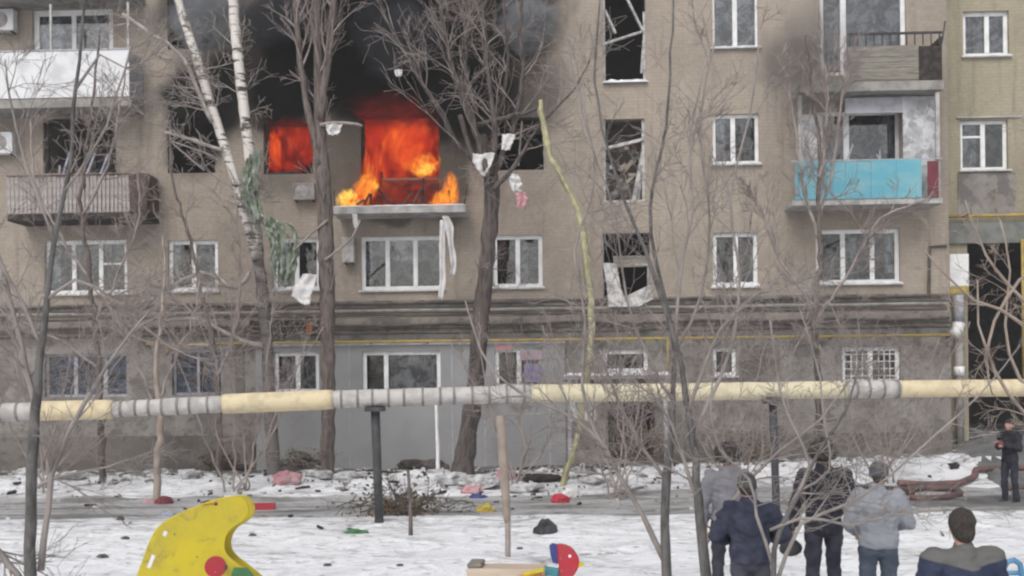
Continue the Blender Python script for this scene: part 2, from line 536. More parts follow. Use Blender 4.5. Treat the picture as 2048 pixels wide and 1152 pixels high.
def worn(name, c, grime=(0.16, 0.13, 0.09), chip=(0.42, 0.36, 0.29)):
    """outdoor paint: faded, grimy in blotches, chipped to the wood in spots"""
    m, nt, b = nodes_of(name)
    co = objco(nt)
    fade = maprange(nt, noise_t(nt, co, 2.2, 5, 0.6), 0.35, 0.7)
    col = mix_rgb(nt, fade, c, tuple(min(1, x * 0.78 + 0.025) for x in c))
    g1 = maprange(nt, noise_t(nt, co, 4.5, 6, 0.7, 0.6), 0.52, 0.74)
    col = mix_rgb(nt, math_n(nt, 'MULTIPLY', g1, 0.5), col, grime)
    ch = maprange(nt, noise_t(nt, co, 15, 5, 0.7), 0.665, 0.69)
    col = mix_rgb(nt, ch, col, chip)
    nt.links.new(col, b.inputs['Base Color'])
    nt.links.new(maprange(nt, g1, 0, 1, 0.42, 0.8), b.inputs['Roughness'])
    b.inputs['Specular IOR Level'].default_value = 0.3
    bump(nt, b, math_n(nt, 'SUBTRACT', noise_t(nt, co, 30, 3), ch), 0.15, 0.006)
    return m
M = {}
M['brick'] = brick_wall('buff_brick', (0.382, 0.326, 0.271), (0.350, 0.299, 0.248), (0.317, 0.273, 0.23))
M['brick2'] = brick_wall('ochre_brick', (0.365, 0.325, 0.238), (0.335, 0.297, 0.218), (0.30, 0.268, 0.20), soot=False)
M['stone'] = mottled('patched_stone', (0.255, 0.236, 0.216), (0.155, 0.143, 0.133), (0.32, 0.305, 0.285), 3.0)
M['plinth'] = mottled('plinth_render', (0.18, 0.162, 0.146), (0.12, 0.108, 0.098), (0.21, 0.195, 0.178), 0.8)
M['ledge'] = mottled('ledge_stone', (0.23, 0.20, 0.18), (0.13, 0.12, 0.11), (0.30, 0.26, 0.23), 3.5)
M['clad'] = pm('grey_cladding', (0.285, 0.285, 0.29), (0.245, 0.245, 0.25), 0.9, 0.5, 0.05)
M['white'] = pm('white_plastic', (0.84, 0.84, 0.84), (0.70, 0.70, 0.695), 3.0, 0.5, 0.05)
M['whitepanel'] = pm('white_panel', (0.72, 0.725, 0.74), (0.55, 0.555, 0.575), 2.0, 0.5, 0.05)
M['concrete'] = pm('old_concrete', (0.33, 0.315, 0.295), (0.20, 0.19, 0.18), 3.0, 0.9, 0.3)
M['beam'] = pm('grey_green_beam', (0.20, 0.205, 0.19), (0.14, 0.145, 0.135), 3.0, 0.9, 0.3)
M['concrete_l'] = pm('pale_concrete', (0.47, 0.46, 0.45), (0.30, 0.29, 0.285), 3.0, 0.9, 0.3)
M['lace'] = mottled('flaked_white_paint', (0.55, 0.55, 0.57), (0.30, 0.30, 0.32), (0.62, 0.62, 0.63), 4.5)
M['old_white'] = pm('grimy_white_paint', (0.56, 0.55, 0.54), (0.30, 0.28, 0.27), 6.0, 0.7, 0.3)
M['slat'] = pm('weathered_slat', (0.40, 0.37, 0.36), (0.25, 0.23, 0.225), 5.0, 0.8, 0.2)
M['board'] = pm('weathered_board', (0.27, 0.25, 0.21), (0.16, 0.15, 0.13), 5.0, 0.85, 0.25, stretch=(0.5, 3, 6))
M['maroon'] = pm('maroon_paint', (0.10, 0.058, 0.056), (0.055, 0.038, 0.036), 3.0, 0.6)
M['red'] = pm('red_paint', (0.17, 0.035, 0.045), (0.12, 0.03, 0.04), 3.0, 0.5)
M['blue'] = pm('turquoise_sheet', (0.12, 0.38, 0.48), (0.20, 0.42, 0.48), 1.6, 0.45, 0.1, stretch=(1, 1, 2.5))
M['dark'] = pm('dark_metal', (0.035, 0.035, 0.04), (0.07, 0.065, 0.06), 5.0, 0.6)
M['charred'] = pm('charred_wood', (0.025, 0.022, 0.02), (0.07, 0.055, 0.05), 6.0, 0.95, 0.5)
M['burnt'] = pm('burnt_render', (0.07, 0.05, 0.045), (0.16, 0.08, 0.07), 4.0, 0.95, 0.5)
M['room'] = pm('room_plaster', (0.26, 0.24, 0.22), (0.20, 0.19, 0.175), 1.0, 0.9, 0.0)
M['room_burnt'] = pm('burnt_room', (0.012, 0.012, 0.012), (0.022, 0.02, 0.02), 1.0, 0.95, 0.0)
M['glass'] = glass_mat('window_glass', (0.84, 0.86, 0.87), 0.12)
M['glass_blue'] = glass_mat('blue_film_glass', (0.55, 0.66, 0.78), 0.16)
M['curtain'] = pm('net_curtain', (0.60, 0.60, 0.62), (0.46, 0.46, 0.49), 3.0, 0.9)
M['curtain_blue'] = pm('blue_grey_curtain', (0.30, 0.33, 0.44), (0.55, 0.58, 0.66), 6.0, 0.9)
M['curtain_grey'] = pm('grey_curtain', (0.42, 0.42, 0.46), (0.34, 0.34, 0.38), 2.0, 0.9)
M['sill'] = pm('sill_metal', (0.60, 0.60, 0.60), (0.42, 0.41, 0.40), 4.0, 0.5)
M['snowlump'] = pm('settled_snow', (0.76, 0.77, 0.80), (0.6, 0.6, 0.62), 5.0, 0.8, 0.4)
M['gas'] = pm('gas_pipe_yellow', (0.42, 0.30, 0.08), (0.28, 0.22, 0.10), 4.0, 0.55)
M['cable'] = pm('cable_sheath', (0.06, 0.055, 0.05), (0.11, 0.09, 0.08), 5.0, 0.7)
M['pipe_grey'] = pm('drain_zinc', (0.42, 0.42, 0.46), (0.30, 0.30, 0.33), 4.0, 0.5)
M['foam'] = pm('yellowed_foam', (0.66, 0.56, 0.37), (0.52, 0.44, 0.30), 5.0, 0.85, 0.5)
M['foam2'] = pm('pale_cream_foam', (0.62, 0.56, 0.40), (0.52, 0.46, 0.33), 5.0, 0.85, 0.5)
M['wrap'] = pm('glass_cloth_wrap', (0.50, 0.48, 0.46), (0.36, 0.345, 0.33), 4.0, 0.8, 0.4)
M['wire'] = pm('wire_tie', (0.24, 0.228, 0.22), None, 6, 0.7)
M['post'] = pm('black_post', (0.045, 0.045, 0.052), (0.075, 0.072, 0.072), 6, 0.6, 0.2)
M['snow'] = snow_mat('trampled_snow', 0.5)
M['dirty_snow'] = pm('sooty_snow', (0.56, 0.565, 0.58), (0.24, 0.23, 0.225), 5.0, 0.85, 0.6)
M['road'] = snow_mat('slushy_road', 0.5, True)
M['asphalt'] = pm('wet_asphalt', (0.20, 0.20, 0.205), (0.12, 0.12, 0.12), 1.3, 0.55, 0.3)
M['birch'] = birch_mat('birch_bark')
M['bark'] = pm('grey_brown_bark', (0.165, 0.135, 0.122), (0.075, 0.06, 0.055), 5.0, 0.9, 0.7, stretch=(3, 3, 0.6))
M['bark_d'] = pm('dark_bark', (0.12, 0.10, 0.092), (0.05, 0.042, 0.04), 4.0, 0.9, 1.0, stretch=(3, 3, 0.6))
M['bark_fg'] = pm('smooth_grey_bark', (0.145, 0.138, 0.135), (0.075, 0.07, 0.068), 6.0, 0.85, 0.5, stretch=(2, 2, 0.8))
M['twig'] = pm('twig_bark', (0.34, 0.29, 0.27), (0.23, 0.194, 0.183), 3.0, 0.9, 0.0)
M['twig_fg'] = pm('grey_twig_bark', (0.30, 0.268, 0.252), (0.20, 0.178, 0.168), 3.0, 0.9, 0.0)
M['twig_d'] = pm('dark_twig_bark', (0.13, 0.108, 0.098), (0.085, 0.07, 0.065), 3.0, 0.9, 0.0)
M['twig_p'] = pm('pale_twig_bark', (0.36, 0.30, 0.255), (0.26, 0.21, 0.18), 3.0, 0.9, 0.0)
M['twig_w'] = pm('whitish_twig_bark', (0.40, 0.36, 0.33), (0.27, 0.235, 0.22), 3.0, 0.9, 0.0)
M['green'] = pm('green_cloth', (0.19, 0.235, 0.17), (0.36, 0.39, 0.34), 5.0, 0.9, 0.3)
M['pink'] = pm('pink_cloth', (0.52, 0.26, 0.29), (0.46, 0.32, 0.33), 4.0, 0.9, 0.3)
M['hose_y'] = pm('yellow_cloth_strip', (0.45, 0.42, 0.25), (0.30, 0.28, 0.17), 5.0, 0.85, 0.3)
M['fabric_w'] = pm('white_cloth', (0.68, 0.67, 0.67), (0.52, 0.50, 0.49), 3.0, 0.9, 0.3)
M['yellow'] = worn('playground_yellow', (0.62, 0.50, 0.03))
M['pg_red'] = worn('playground_red', (0.46, 0.03, 0.05))
M['pg_blue'] = worn('playground_blue', (0.03, 0.05, 0.22))
M['pg_teal'] = pm('playground_teal', (0.05, 0.22, 0.27), (0.07, 0.25, 0.27), 3.0, 0.4, 0.05)
M['pg_green'] = pm('playground_green', (0.08, 0.22, 0.10), None, 3.0, 0.4, 0.05)
M['plywood'] = pm('pale_plywood', (0.56, 0.46, 0.37), (0.47, 0.38, 0.30), 2.5, 0.7, 0.1, stretch=(0.6, 3, 3))
M['orange'] = pm('orange_paint', (0.60, 0.18, 0.02), None, 3.0, 0.4)
M['orange_dull'] = pm('dull_orange_box', (0.32, 0.12, 0.03), None, 4.0, 0.6)
M['poster_blue'] = pm('printed_blue', (0.13, 0.13, 0.30), (0.30, 0.25, 0.38), 9.0, 0.6)
M['poster_pink'] = pm('printed_pink', (0.40, 0.26, 0.28), (0.34, 0.31, 0.36), 9.0, 0.6)
M['steel'] = pm('spring_steel', (0.10, 0.10, 0.11), None, 4.0, 0.5, 0.05, 0.6)
M['blue_tube'] = pm('blue_tube_paint', (0.08, 0.22, 0.38), (0.12, 0.26, 0.40), 4.0, 0.45)
M['yellow_litter'] = pm('yellow_litter', (0.50, 0.38, 0.08), None, 5, 0.7)
M['black_bag'] = pm('black_plastic', (0.03, 0.03, 0.033), (0.06, 0.06, 0.065), 5, 0.4, 0.4)
M['leafy'] = pm('dry_leaves', (0.12, 0.115, 0.06), (0.17, 0.085, 0.055), 6, 0.9)
M['hose'] = pm('fire_hose', (0.11, 0.085, 0.08), (0.20, 0.10, 0.095), 4, 0.8)

# ================================================================== GROUND
def axis(segs):
    out = []
    for a, b, st in segs:
        n = max(1, int(round((b - a) / st)))
        out += [a + (b - a) * i / n for i in range(n)]
    out.append(segs[-1][1])
    return out
gx = axis([(-600, -60, 60), (-60, -19, 2), (-19, 19, 0.2), (19, 60, 2), (60, 600, 60)])
gy = axis([(-300, -20, 40), (-20, 6, 2), (6, 32, 0.2), (32, 60, 2), (60, 700, 60)])
mb = MB()
mb.sheet([[Vector((x, y, ground_h(x, y))) for x in gx] for y in gy])
g = mb.build('ground', M['snow'], smooth=True)
tag(g, kind='structure')

def strip(name, m, x0, x1, ynear, yfar, lift, st=0.25, jit=0.25, seed=0.0):
    nx = int((x1 - x0) / st)
    rows = []
    ny = 26
    for j in range(ny + 1):
        row = []
        for i in range(nx + 1):
            x = x0 + (x1 - x0) * i / nx
            a = ynear(x) + jit * mnoise.noise(Vector((x * 0.7, seed, 0))) + jit * 0.5 * mnoise.noise(Vector((x * 2.6, seed, 4)))
            b = yfar(x) + jit * mnoise.noise(Vector((x * 0.6, seed + 9, 0))) + jit * 0.5 * mnoise.noise(Vector((x * 2.3, seed + 9, 4)))
            y = a + (b - a) * j / ny
            e = min(j, ny - j) / 2.0
            row.append(Vector((x, y, ground_h(x, y) + lift * min(1.0, e) - (0.02 if e == 0 else 0))))
        rows.append(row)
    mb = MB(); mb.sheet(rows)
    return tag(mb.build(name, m, smooth=True), kind='structure')
strip('road', M['road'], -40, 40, lambda x: 21.2 - 0.02 * x, lambda x: 25.0 - 0.03 * x + 0.9 * sstep(2, 6, x), 0.03)
strip('driveway', M['asphalt'], 8.0, 22, lambda x: 22.0 - 0.05 * x, lambda x: 23.6 + 8.2 * sstep(10.6, 12.8, x), 0.045, jit=0.3, seed=3.0)

# ================================================================== APARTMENT BUILDING
B = empty('apartment_building', (0, YB, 0), YAW)
tag(B, 'buff brick apartment block with burning third-floor flat and bare trees in front', 'building')
Z = lambda px, py, v=0.0: fac(px, py, v)[1]
U = lambda px, py, v=0.0: fac(px, py, v)[0]
Z_SPLIT = Z(1024, 632)
U_L, U_R = U(-330, 400), U(1897, 400)
Z_TOP = 16.6

def holed_wall(name, m, u0, u1, z0, z1, holes, v=0.0, th=0.34, parent=None):
    us = sorted(set([u0, u1] + [min(max(x, u0), u1) for h in holes for x in h[:2]]))
    zs = sorted(set([z0, z1] + [min(max(x, z0), z1) for h in holes for x in h[2:4]]))
    # cut long cells so that the sheet is well shaped
    mb = MB()
    def hole(i, j):
        if i < 0 or j < 0 or i >= len(us) - 1 or j >= len(zs) - 1:
            return False
        cu, cz = (us[i] + us[i + 1]) / 2, (zs[j] + zs[j + 1]) / 2
        return any(h[0] < cu < h[1] and h[2] < cz < h[3] for h in holes)
    vid = {}
    def vert(i, j, k):
        key = (i, j, k)
        if key not in vid:
            vid[key] = len(mb.v)
            mb.v.append(Vector((us[i], v + (th if k else 0), zs[j])))
        return vid[key]
    for i in range(len(us) - 1):
        for j in range(len(zs) - 1):
            if not hole(i, j):
                mb.f.append((vert(i, j, 0), vert(i + 1, j, 0), vert(i + 1, j + 1, 0), vert(i, j + 1, 0)))
                mb.f.append((vert(i, j, 1), vert(i, j + 1, 1), vert(i + 1, j + 1, 1), vert(i + 1, j, 1)))
                for di, dj, a, b in ((-1, 0, (0, 0), (0, 1)), (1, 0, (1, 1), (1, 0)), (0, -1, (1, 0), (0, 0)), (0, 1, (0, 1), (1, 1))):
                    ni, nj = i + di, j + dj
                    outside = ni < 0 or nj < 0 or ni >= len(us) - 1 or nj >= len(zs) - 1
                    if outside or hole(ni, nj):
                        p, q = (i + a[0], j + a[1]), (i + b[0], j + b[1])
                        mb.f.append((vert(*p, 0), vert(*q, 0), vert(*q, 1), vert(*p, 1)))
    me = mesh_pydata(name, mb.v, mb.f)
    return link(name, me, m, parent)

def rect(x0, y0, x1, y1, v=0.0):
    a = fac(x0, (y0 + y1) / 2, v)[0]; b = fac(x1, (y0 + y1) / 2, v)[0]
    return [a, b, fac((x0 + x1) / 2, y1, v)[1], fac((x0 + x1) / 2, y0, v)[1]]

# openings, read off the photograph: key -> (x0, y0, x1, y1)
UP = {
    'w4a': (65, 18, 226, 112), 'w4b': (335, -12, 435, 98), 'w4c': (540, -12, 622, 96), 'w4d': (720, -20, 880, 110), 'w4e': (985, -14, 1090, 92),
    's4': (1206, -40, 1291, 165), 'w4f': (1425, -18, 1516, 95), 'w4g': (1640, -30, 1812, 150),
    'w3a': (86, 236, 232, 346), 'w3b': (335, 236, 430, 346), 'w3c': (527, 247, 626, 348), 'w3d': (722, 232, 878, 356), 'd3d': (722, 300, 764, 412),
    'w3e': (985, 235, 1087, 340), 's3': (1206, 238, 1290, 404), 'w3f': (1425, 228, 1518, 328), 'w3g': (1640, 222, 1800, 345),
    'w2a': (90, 480, 254, 588), 'w2b': (336, 480, 436, 582), 'w2c': (545, 476, 640, 580), 'w2d': (722, 472, 886, 580), 'w2e': (986, 470, 1085, 575),
    's2': (1206, 466, 1300, 606), 'w2f': (1426, 465, 1516, 573), 'w2g': (1632, 458, 1800, 567),
}
LOW = {
    'w1a': (90, 708, 255, 794), 'w1b': (345, 700, 445, 790), 'w1c': (550, 704, 640, 786), 'w1d': (726, 702, 882, 786), 'w1e': (990, 696, 1086, 776),
    's1': (1206, 700, 1296, 745), 'w1f': (1426, 696, 1472, 752), 'w1g': (1684, 694, 1800, 766), 'door': (1222, 800, 1302, 918),
}
UPR = {k: rect(*r) for k, r in UP.items()}
LOWR = {k: rect(*r) for k, r in LOW.items()}
wall = holed_wall('wall', M['brick'], U_L, U_R, Z_SPLIT, Z_TOP, list(UPR.values()), parent=B)
z_plinth = Z(300, 872)
low = holed_wall('ground_floor_wall', M['stone'], U_L, U_R, -0.4, Z_SPLIT, list(LOWR.values()), v=-0.04, th=0.38, parent=B)
# plinth left of the cladding and right of the door
ul, ur = U(-330, 880), U(511, 880)
MB().box(ul, ur, -0.13, -0.05, -0.4, z_plinth).build('plinth', M['plinth'], B)
MB().box(U(1306, 880), U_R - 0.01, -0.13, -0.05, -0.4, Z(1600, 866)).build('plinth', M['plinth'], B)
# side and roof so that light behaves
MB().box(U_R - 0.3, U_R - 0.003, 0.36, 11.5, -0.4, Z_TOP - 0.01).build('end_wall', M['brick'], B)
MB().box(U_L - 0.4, U_R + 0.35, -0.5, 11.8, Z_TOP, Z_TOP + 0.25).build('roof', M['concrete'], B)
MB().box(U_L, U_R - 0.31, 10.9, 11.2, -0.4, Z_TOP - 0.01).build('rear_wall', M['brick'], B)
MB().box(U_L - 0.3, U_L - 0.003, 0.36, 11.2, -0.4, Z_TOP - 0.01).build('end_wall', M['brick'], B)

def room(r, m, depth=2.6, v0=0.35, parent=B):
    u0, u1, z0, z1 = r
    mg = 0.12
    u0 -= mg; u1 += mg; z0 -= 0.35; z1 += 0.12
    mb = MB()
    c = [Vector((u, v, z)) for v in (v0, v0 + depth) for u, z in ((u0, z0), (u1, z0), (u1, z1), (u0, z1))]
    mb.v = c
    mb.f = [(4, 5, 6, 7), (0, 1, 5, 4), (1, 2, 6, 5), (2, 3, 7, 6), (3, 0, 4, 7)]
    return link('room', mesh_pydata('room', mb.v, mb.f), m, parent)

def curtain_grid(u0, u1, z0, z1, v, waves=7, amp=0.035, seed=0):
    rows = []
    n = 28
    for j in range(5):
        row = []
        for i in range(n + 1):
            t = i / n
            u = u0 + (u1 - u0) * t
            row.append(Vector((u, v + amp * math.sin(t * waves * 6.28 + seed) + 0.02 * mnoise.noise(Vector((t * 5, j, seed))), z0 + (z1 - z0) * j / 4)))
        rows.append(row)
    return rows

def window(r, cols=(0.5,), transoms=(), fw=0.115, mw=0.13, v=0.10, glass=None, sill=True, frame=None, curtains=(), snow=0, parent=B, roomm=None, wallv=0.0, depth=2.6, missing=(), label=None):
    """frame with mullions at the given shares, panes behind them, sill, curtains"""
    glass = glass or M['glass']; frame = frame or M['white']
    u0, u1, z0, z1 = r
    e = 0.012
    a0, a1, b0, b1 = u0 - e, u1 + e, z0 - e, z1 + e
    mb = MB()
    d = 0.075
    mb.box(a0, u0 + fw, v, v + d, b0, b1).box(u1 - fw, a1, v, v + d, b0, b1)
    mb.box(u0 + fw, u1 - fw, v, v + d, b0, z0 + fw).box(u0 + fw, u1 - fw, v, v + d, z1 - fw, b1)
    xs = [u0 + fw]
    for c in cols:
        x = u0 + (u1 - u0) * c
        mb.box(x - mw / 2, x + mw / 2, v - 0.012, v + d - 0.004, z0 + fw, z1 - fw)
        xs += [x - mw / 2, x + mw / 2]
    xs.append(u1 - fw)
    panes = [(xs[i], xs[i + 1]) for i in range(0, len(xs), 2)]
    for k, tz in transoms:
        z = z0 + (z1 - z0) * tz
        mb.box(panes[k][0], panes[k][1], v + 0.004, v + d - 0.008, z - 0.03, z + 0.03)
    w = mb.build('window', frame, parent, bevel=0.008)
    if label: w['label'] = label
    for i, (p0, p1) in enumerate(panes):
        if i in missing: continue
        MB().box(p0 + 0.002, p1 - 0.002, v + 0.03, v + 0.04, z0 + fw + 0.002, z1 - fw - 0.002).build('pane', glass, w)
    if sill:
        s = MB().box(u0 - 0.07, u1 + 0.07, wallv - 0.11, v - 0.016, z0 - 0.05, z0 - 0.005).build('sill', M['sill'], w, bevel=0.006)
        if snow:
            heap_strip(u0 - 0.05, u1 + 0.05, wallv - 0.10, v - 0.03, z0 - 0.004, snow).build('snow_cap', M['snowlump'], w, smooth=True)
    for c0, c1, h0, mm in curtains:
        cu0, cu1 = u0 + (u1 - u0) * c0, u0 + (u1 - u0) * c1
        mb = MB(); mb.sheet(curtain_grid(cu0, cu1, z0 + (z1 - z0) * h0, z1 - 0.03, v + 0.13, max(2, int((cu1 - cu0) * 9)), 0.03, u0))
        mb.build('curtain', mm, w, smooth=True)
    room(r, roomm or M['room'], depth, v0=wallv + 0.345, parent=parent)
    return w

def heap_strip(u0, u1, v0, v1, z, h, n=24):
    rows = []
    for j, (t, k) in enumerate(((0, 0.0), (0.08, 0.75), (0.5, 1.0), (0.9, 0.9), (1, 0.0))):
        rows.append([Vector((u0 + (u1 - u0) * i / n, v0 + (v1 - v0) * t, z + h * k * (0.75 + 0.5 * mnoise.noise(Vector((i * 0.45, j * 0.8, u0)))) * min(1, i / 1.5 + 0.2, (n - i) / 1.5 + 0.2))) for i in range(n + 1)])
    mb = MB(); mb.sheet(rows)
    return mb

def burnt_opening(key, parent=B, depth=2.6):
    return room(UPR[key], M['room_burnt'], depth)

def broken_frame(r, bars, m, v=0.14, w=0.07, label=None, parent=B):
    """what is left of a blown-out window: bars given as shares of the opening"""
    u0, u1, z0, z1 = r
    mb = MB()
    for a, b, c, d, k in bars:
        mb.bar((u0 + (u1 - u0) * a, v + 0.05 * k, z0 + (z1 - z0) * b), (u0 + (u1 - u0) * c, v - 0.05 * k, z0 + (z1 - z0) * d), w, w * 0.8)
    o = mb.build('broken_window_frame', m, parent, bevel=0.006)
    if label: o['label'] = label
    return o

cw, cb_, cg = M['curtain'], M['curtain_blue'], M['curtain_grey']
# --- second floor up (white plastic windows)
window(UPR['w2a'], (0.34, 0.67), ((2, 0.56),), curtains=((0.04, 0.16, 0.0, cw), (0.68, 0.96, 0.62, cg)))
window(UPR['w2b'], (0.5,), curtains=((0.05, 0.2, 0.05, cw), (0.8, 0.95, 0.05, cw)))
window(UPR['w2c'], (0.5,), snow=0.1)
window(UPR['w2d'], (0.32, 0.66), curtains=((0.36, 0.62, 0.55, cw), (0.02, 0.12, 0.1, cw)))
window(UPR['w2e'], (0.5,), snow=0.06, curtains=((0.55, 0.7, 0.05, cg),))
window(UPR['w2f'], (0.52,), snow=0.15, curtains=((0.03, 0.2, 0.05, cw),))
window(UPR['w2g'], (0.33, 0.68), snow=0.1, curtains=((0.36, 0.5, 0.05, cg), (0.85, 0.97, 0.2, cw)))
def ledge_plant(key, share, h, seed):
    # pot plant standing inside on the window ledge
    u0, u1, z0, z1 = UPR[key]
    r = random.Random(seed)
    mb = MB(); c = Vector((u0 + (u1 - u0) * share, 0.24, z0 + 0.12))
    mb.tube([c, c + Vector((0, 0, 0.14))], [0.05, 0.07], 8)
    for i in range(26):
        d = Vector((r.gauss(0, 0.5), r.gauss(0, 0.15), 1)).normalized()
        q = c + Vector((0, 0, 0.14)) + d * h * r.uniform(0.3, 1)
        a = Vector((r.gauss(0, 1), r.gauss(0, 0.4), r.gauss(0, 1))).normalized() * 0.07
        e = Vector((a.z, 0, -a.x)) * 0.5
        k = len(mb.v); mb.v += [q - a, q + e, q + a, q - e]; mb.f.append((k, k + 1, k + 2, k + 3))
    link('pot_plant', mesh_pydata('pot_plant', mb.v, mb.f), M['leafy'], B)
for k_, sh, hh in (('w2a', 0.2, 0.5), ('w2a', 0.5, 0.4), ('w2b', 0.3, 0.6), ('w2d', 0.16, 0.5), ('w2e', 0.25, 0.5), ('w2f', 0.3, 0.5), ('w2f', 0.75, 0.4), ('w2g', 0.15, 0.6), ('w2g', 0.5, 0.5), ('w2g', 0.8, 0.45), ('w3f', 0.7, 0.5)):
    ledge_plant(k_, sh, hh, sh * 100)
# --- third floor
window(UPR['w3f'], (0.45,), snow=0.07, fw=0.1, curtains=((0.1, 0.3, 0.1, cw),))
window(UPR['w3g'], (0.34,), fw=0.1, mw=0.16, sill=False, curtains=((0.75, 0.95, 0.1, cg),))
window(UPR['w3a'], (0.36, 0.68), frame=M['charred'], sill=False, missing=(0, 1, 2), roomm=M['room'], label='burnt frame without glass')
# --- fourth floor
window(UPR['w4a'], (0.5,), fw=0.16, curtains=((0.08, 0.5, 0.0, cb_), (0.52, 0.95, 0.0, cw)), sill=False)
window(UPR['w4f'], (0.5,), fw=0.07, curtains=((0.03, 0.48, 0.0, cg), (0.5, 0.97, 0.0, cw)), sill=True, snow=0.04)
window(UPR['w4g'], (0.28,), fw=0.12, mw=0.16, curtains=((0.02, 0.26, 0.0, cw), (0.3, 0.98, 0.0, cg)), sill=False)
for k in ('w4b', 'w4c', 'w4d', 'w4e', 'w3b', 'w3e'):
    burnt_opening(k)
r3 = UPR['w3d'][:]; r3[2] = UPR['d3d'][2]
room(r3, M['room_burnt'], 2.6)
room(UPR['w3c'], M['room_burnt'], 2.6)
# burnt sill wall pieces hanging in the blown-out openings
broken_frame(UPR['w3b'], ((0.0, 0.62, 0.95, 0.33, 0), (0.02, 0.6, 0.75, 0.05, 1), (0.02, 0.0, 0.02, 1.0, 0)), M['slat'], w=0.05, label='snapped grey laths hanging across the opening')
broken_frame(UPR['w3c'], ((0.03, 0.0, 0.06, 1.0, 0), (0.0, 0.02, 0.7, 0.05, 0)), M['charred'], w=0.09)
broken_frame(UPR['w3d'], ((0.27, -0.4, 0.25, 0.12, 0), (0.02, -0.4, 0.02, 1.0, 0)), M['charred'], w=0.09)
broken_frame(UPR['w4e'], ((0.03, 0.0, 0.03, 1.0, 0), (0.45, 0.0, 0.5, 1.0, 0), (0.0, 0.02, 1.0, 0.02, 0)), M['charred'], w=0.08)
broken_frame(UPR['w3e'], ((0.5, 0.1, 0.58, 0.95, 0), (0.0, 0.75, 0.55, 0.6, 1), (0.03, 0, 0.03, 1, 0)), M['slat'], w=0.06)
# stairwell windows: frames blown in, bars hanging crosswise
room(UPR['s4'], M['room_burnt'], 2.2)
broken_frame(UPR['s4'], ((0.02, 0.0, 0.02, 1.0, 0), (0.98, 0.0, 0.98, 0.7, 0), (0.02, 0.40, 0.92, 0.50, 1), (0.55, 0.85, 0.95, 0.52, -1), (0.3, 0.5, 0.05, 0.72, 1), (0.9, 0.1, 0.96, 0.42, 0), (0.0, 0.015, 1.0, 0.02, 0)), M['old_white'], w=0.08, label='loose white bars hanging crosswise in the opening')
heap_strip(UPR['s4'][0] - 0.02, UPR['s4'][1] + 0.05, -0.12, 0.1, UPR['s4'][2] - 0.02, 0.12).build('snow_cap', M['snowlump'], B, smooth=True)
room(UPR['s3'], M['room'], 1.4)
broken_frame(UPR['s3'], ((0.02, 0.0, 0.02, 1.0, 0), (0.98, 0.0, 0.98, 1.0, 0), (0.0, 0.655, 1.0, 0.76, 1), (0.72, 0.02, 0.97, 0.62, -1), (0.82, 0.02, 0.9, 0.45, 1), (0.0, 0.01, 1.0, 0.01, 0)), M['old_white'], w=0.11, label='split white window bars wedged askew')
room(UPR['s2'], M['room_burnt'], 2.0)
u0, u1, z0, z1 = UPR['s2']
# crumpled steel sheet pushed out of the lowest stair window
mb = MB(); L = lambda a, b, v: Vector((u0 + (u1 - u0) * a, v, z0 + (z1 - z0) * b))
mb.v = [L(0.0, 0.58, 0.0), L(0.28, 0.56, -0.06), L(0.38, 0.2, -0.12), L(0.45, 0.08, -0.16), L(0.98, 0.25, -0.1), L(1.06, 0.05, -0.12), L(0.75, -0.06, -0.2), L(0.1, -0.06, -0.18), L(0.08, 0.2, -0.1)]
mb.f = [(0, 1, 2, 8), (8, 2, 3, 7), (3, 4, 5, 6), (3, 6, 7)]
o = mb.build('torn_panel', M['old_white'], B, solid=0.03); o['label'] = 'crumpled white sheet hanging from the stair window'
broken_frame(UPR['s2'], ((0.0, 0.0, 0.0, 1.0, 0), (0.28, 0.58, 1.0, 0.54, 1), (0.97, 0.2, 0.97, 0.6, 0)), M['slat'], w=0.07)
MB().box(u0 + 0.3, u1 - 0.02, 0.1, 0.16, z0 + (z1 - z0) * 0.52, z0 + (z1 - z0) * 0.68).build('loose_board', M['board'], B)
heap_strip(u0 - 0.1, u1 + 0.08, -0.16, 0.08, Z(1250, 640), 0.13).build('snow_cap', M['snowlump'], B, smooth=True)
# rubble inside the middle stair window
u0, u1, z0, z1 = UPR['s3']
for i in range(34):
    a, b = rnd.uniform(0.05, 0.92), rnd.uniform(0.02, 0.72)
    s = rnd.uniform(0.05, 0.12)
    c = Vector((u0 + (u1 - u0) * a, rnd.uniform(0.3, 0.7), z0 + (z1 - z0) * b))
    Mx = Matrix.Translation(c) @ Matrix.Rotation(rnd.uniform(-0.9, 0.9), 4, 'Y') @ Matrix.Rotation(rnd.uniform(0, 3), 4, 'Z')
    MB().box(-s * 1.8, s * 1.8, -s / 2, s / 2, -s / 2, s / 2, Mx).build('rubble_piece', rnd.choice([M['burnt'], M['charred'], M['slat'], M['board'], M['brick']]), B)

# --- ground floor windows
window(LOWR['w1a'], (0.36, 0.72), v=0.10, glass=M['glass_blue'], sill=False, fw=0.07, mw=0.12, frame=M['pipe_grey'], wallv=-0.04, curtains=((0.05, 0.95, 0.0, cb_),))
window(LOWR['w1b'], (0.5,), v=0.10, glass=M['glass_blue'], sill=False, fw=0.07, mw=0.08, frame=M['pipe_grey'], wallv=-0.04, curtains=((0.05, 0.95, 0.0, cb_),))
window(LOWR['w1c'], (0.52,), v=-0.02, sill=False, wallv=-0.04, curtains=((0.04, 0.5, 0.0, cg), (0.55, 0.95, 0.0, cg)))
window(LOWR['w1d'], (0.30,), v=-0.02, sill=False, wallv=-0.04, curtains=((0.34, 0.72, 0.0, cw), (0.72, 0.97, 0.0, cg)))
window(LOWR['w1e'], (0.5,), v=-0.02, sill=False, wallv=-0.04)
window(LOWR['s1'], (), v=0.05, sill=True, wallv=-0.04)
window(LOWR['w1f'], (), v=0.08, sill=True, wallv=-0.04, fw=0.1)
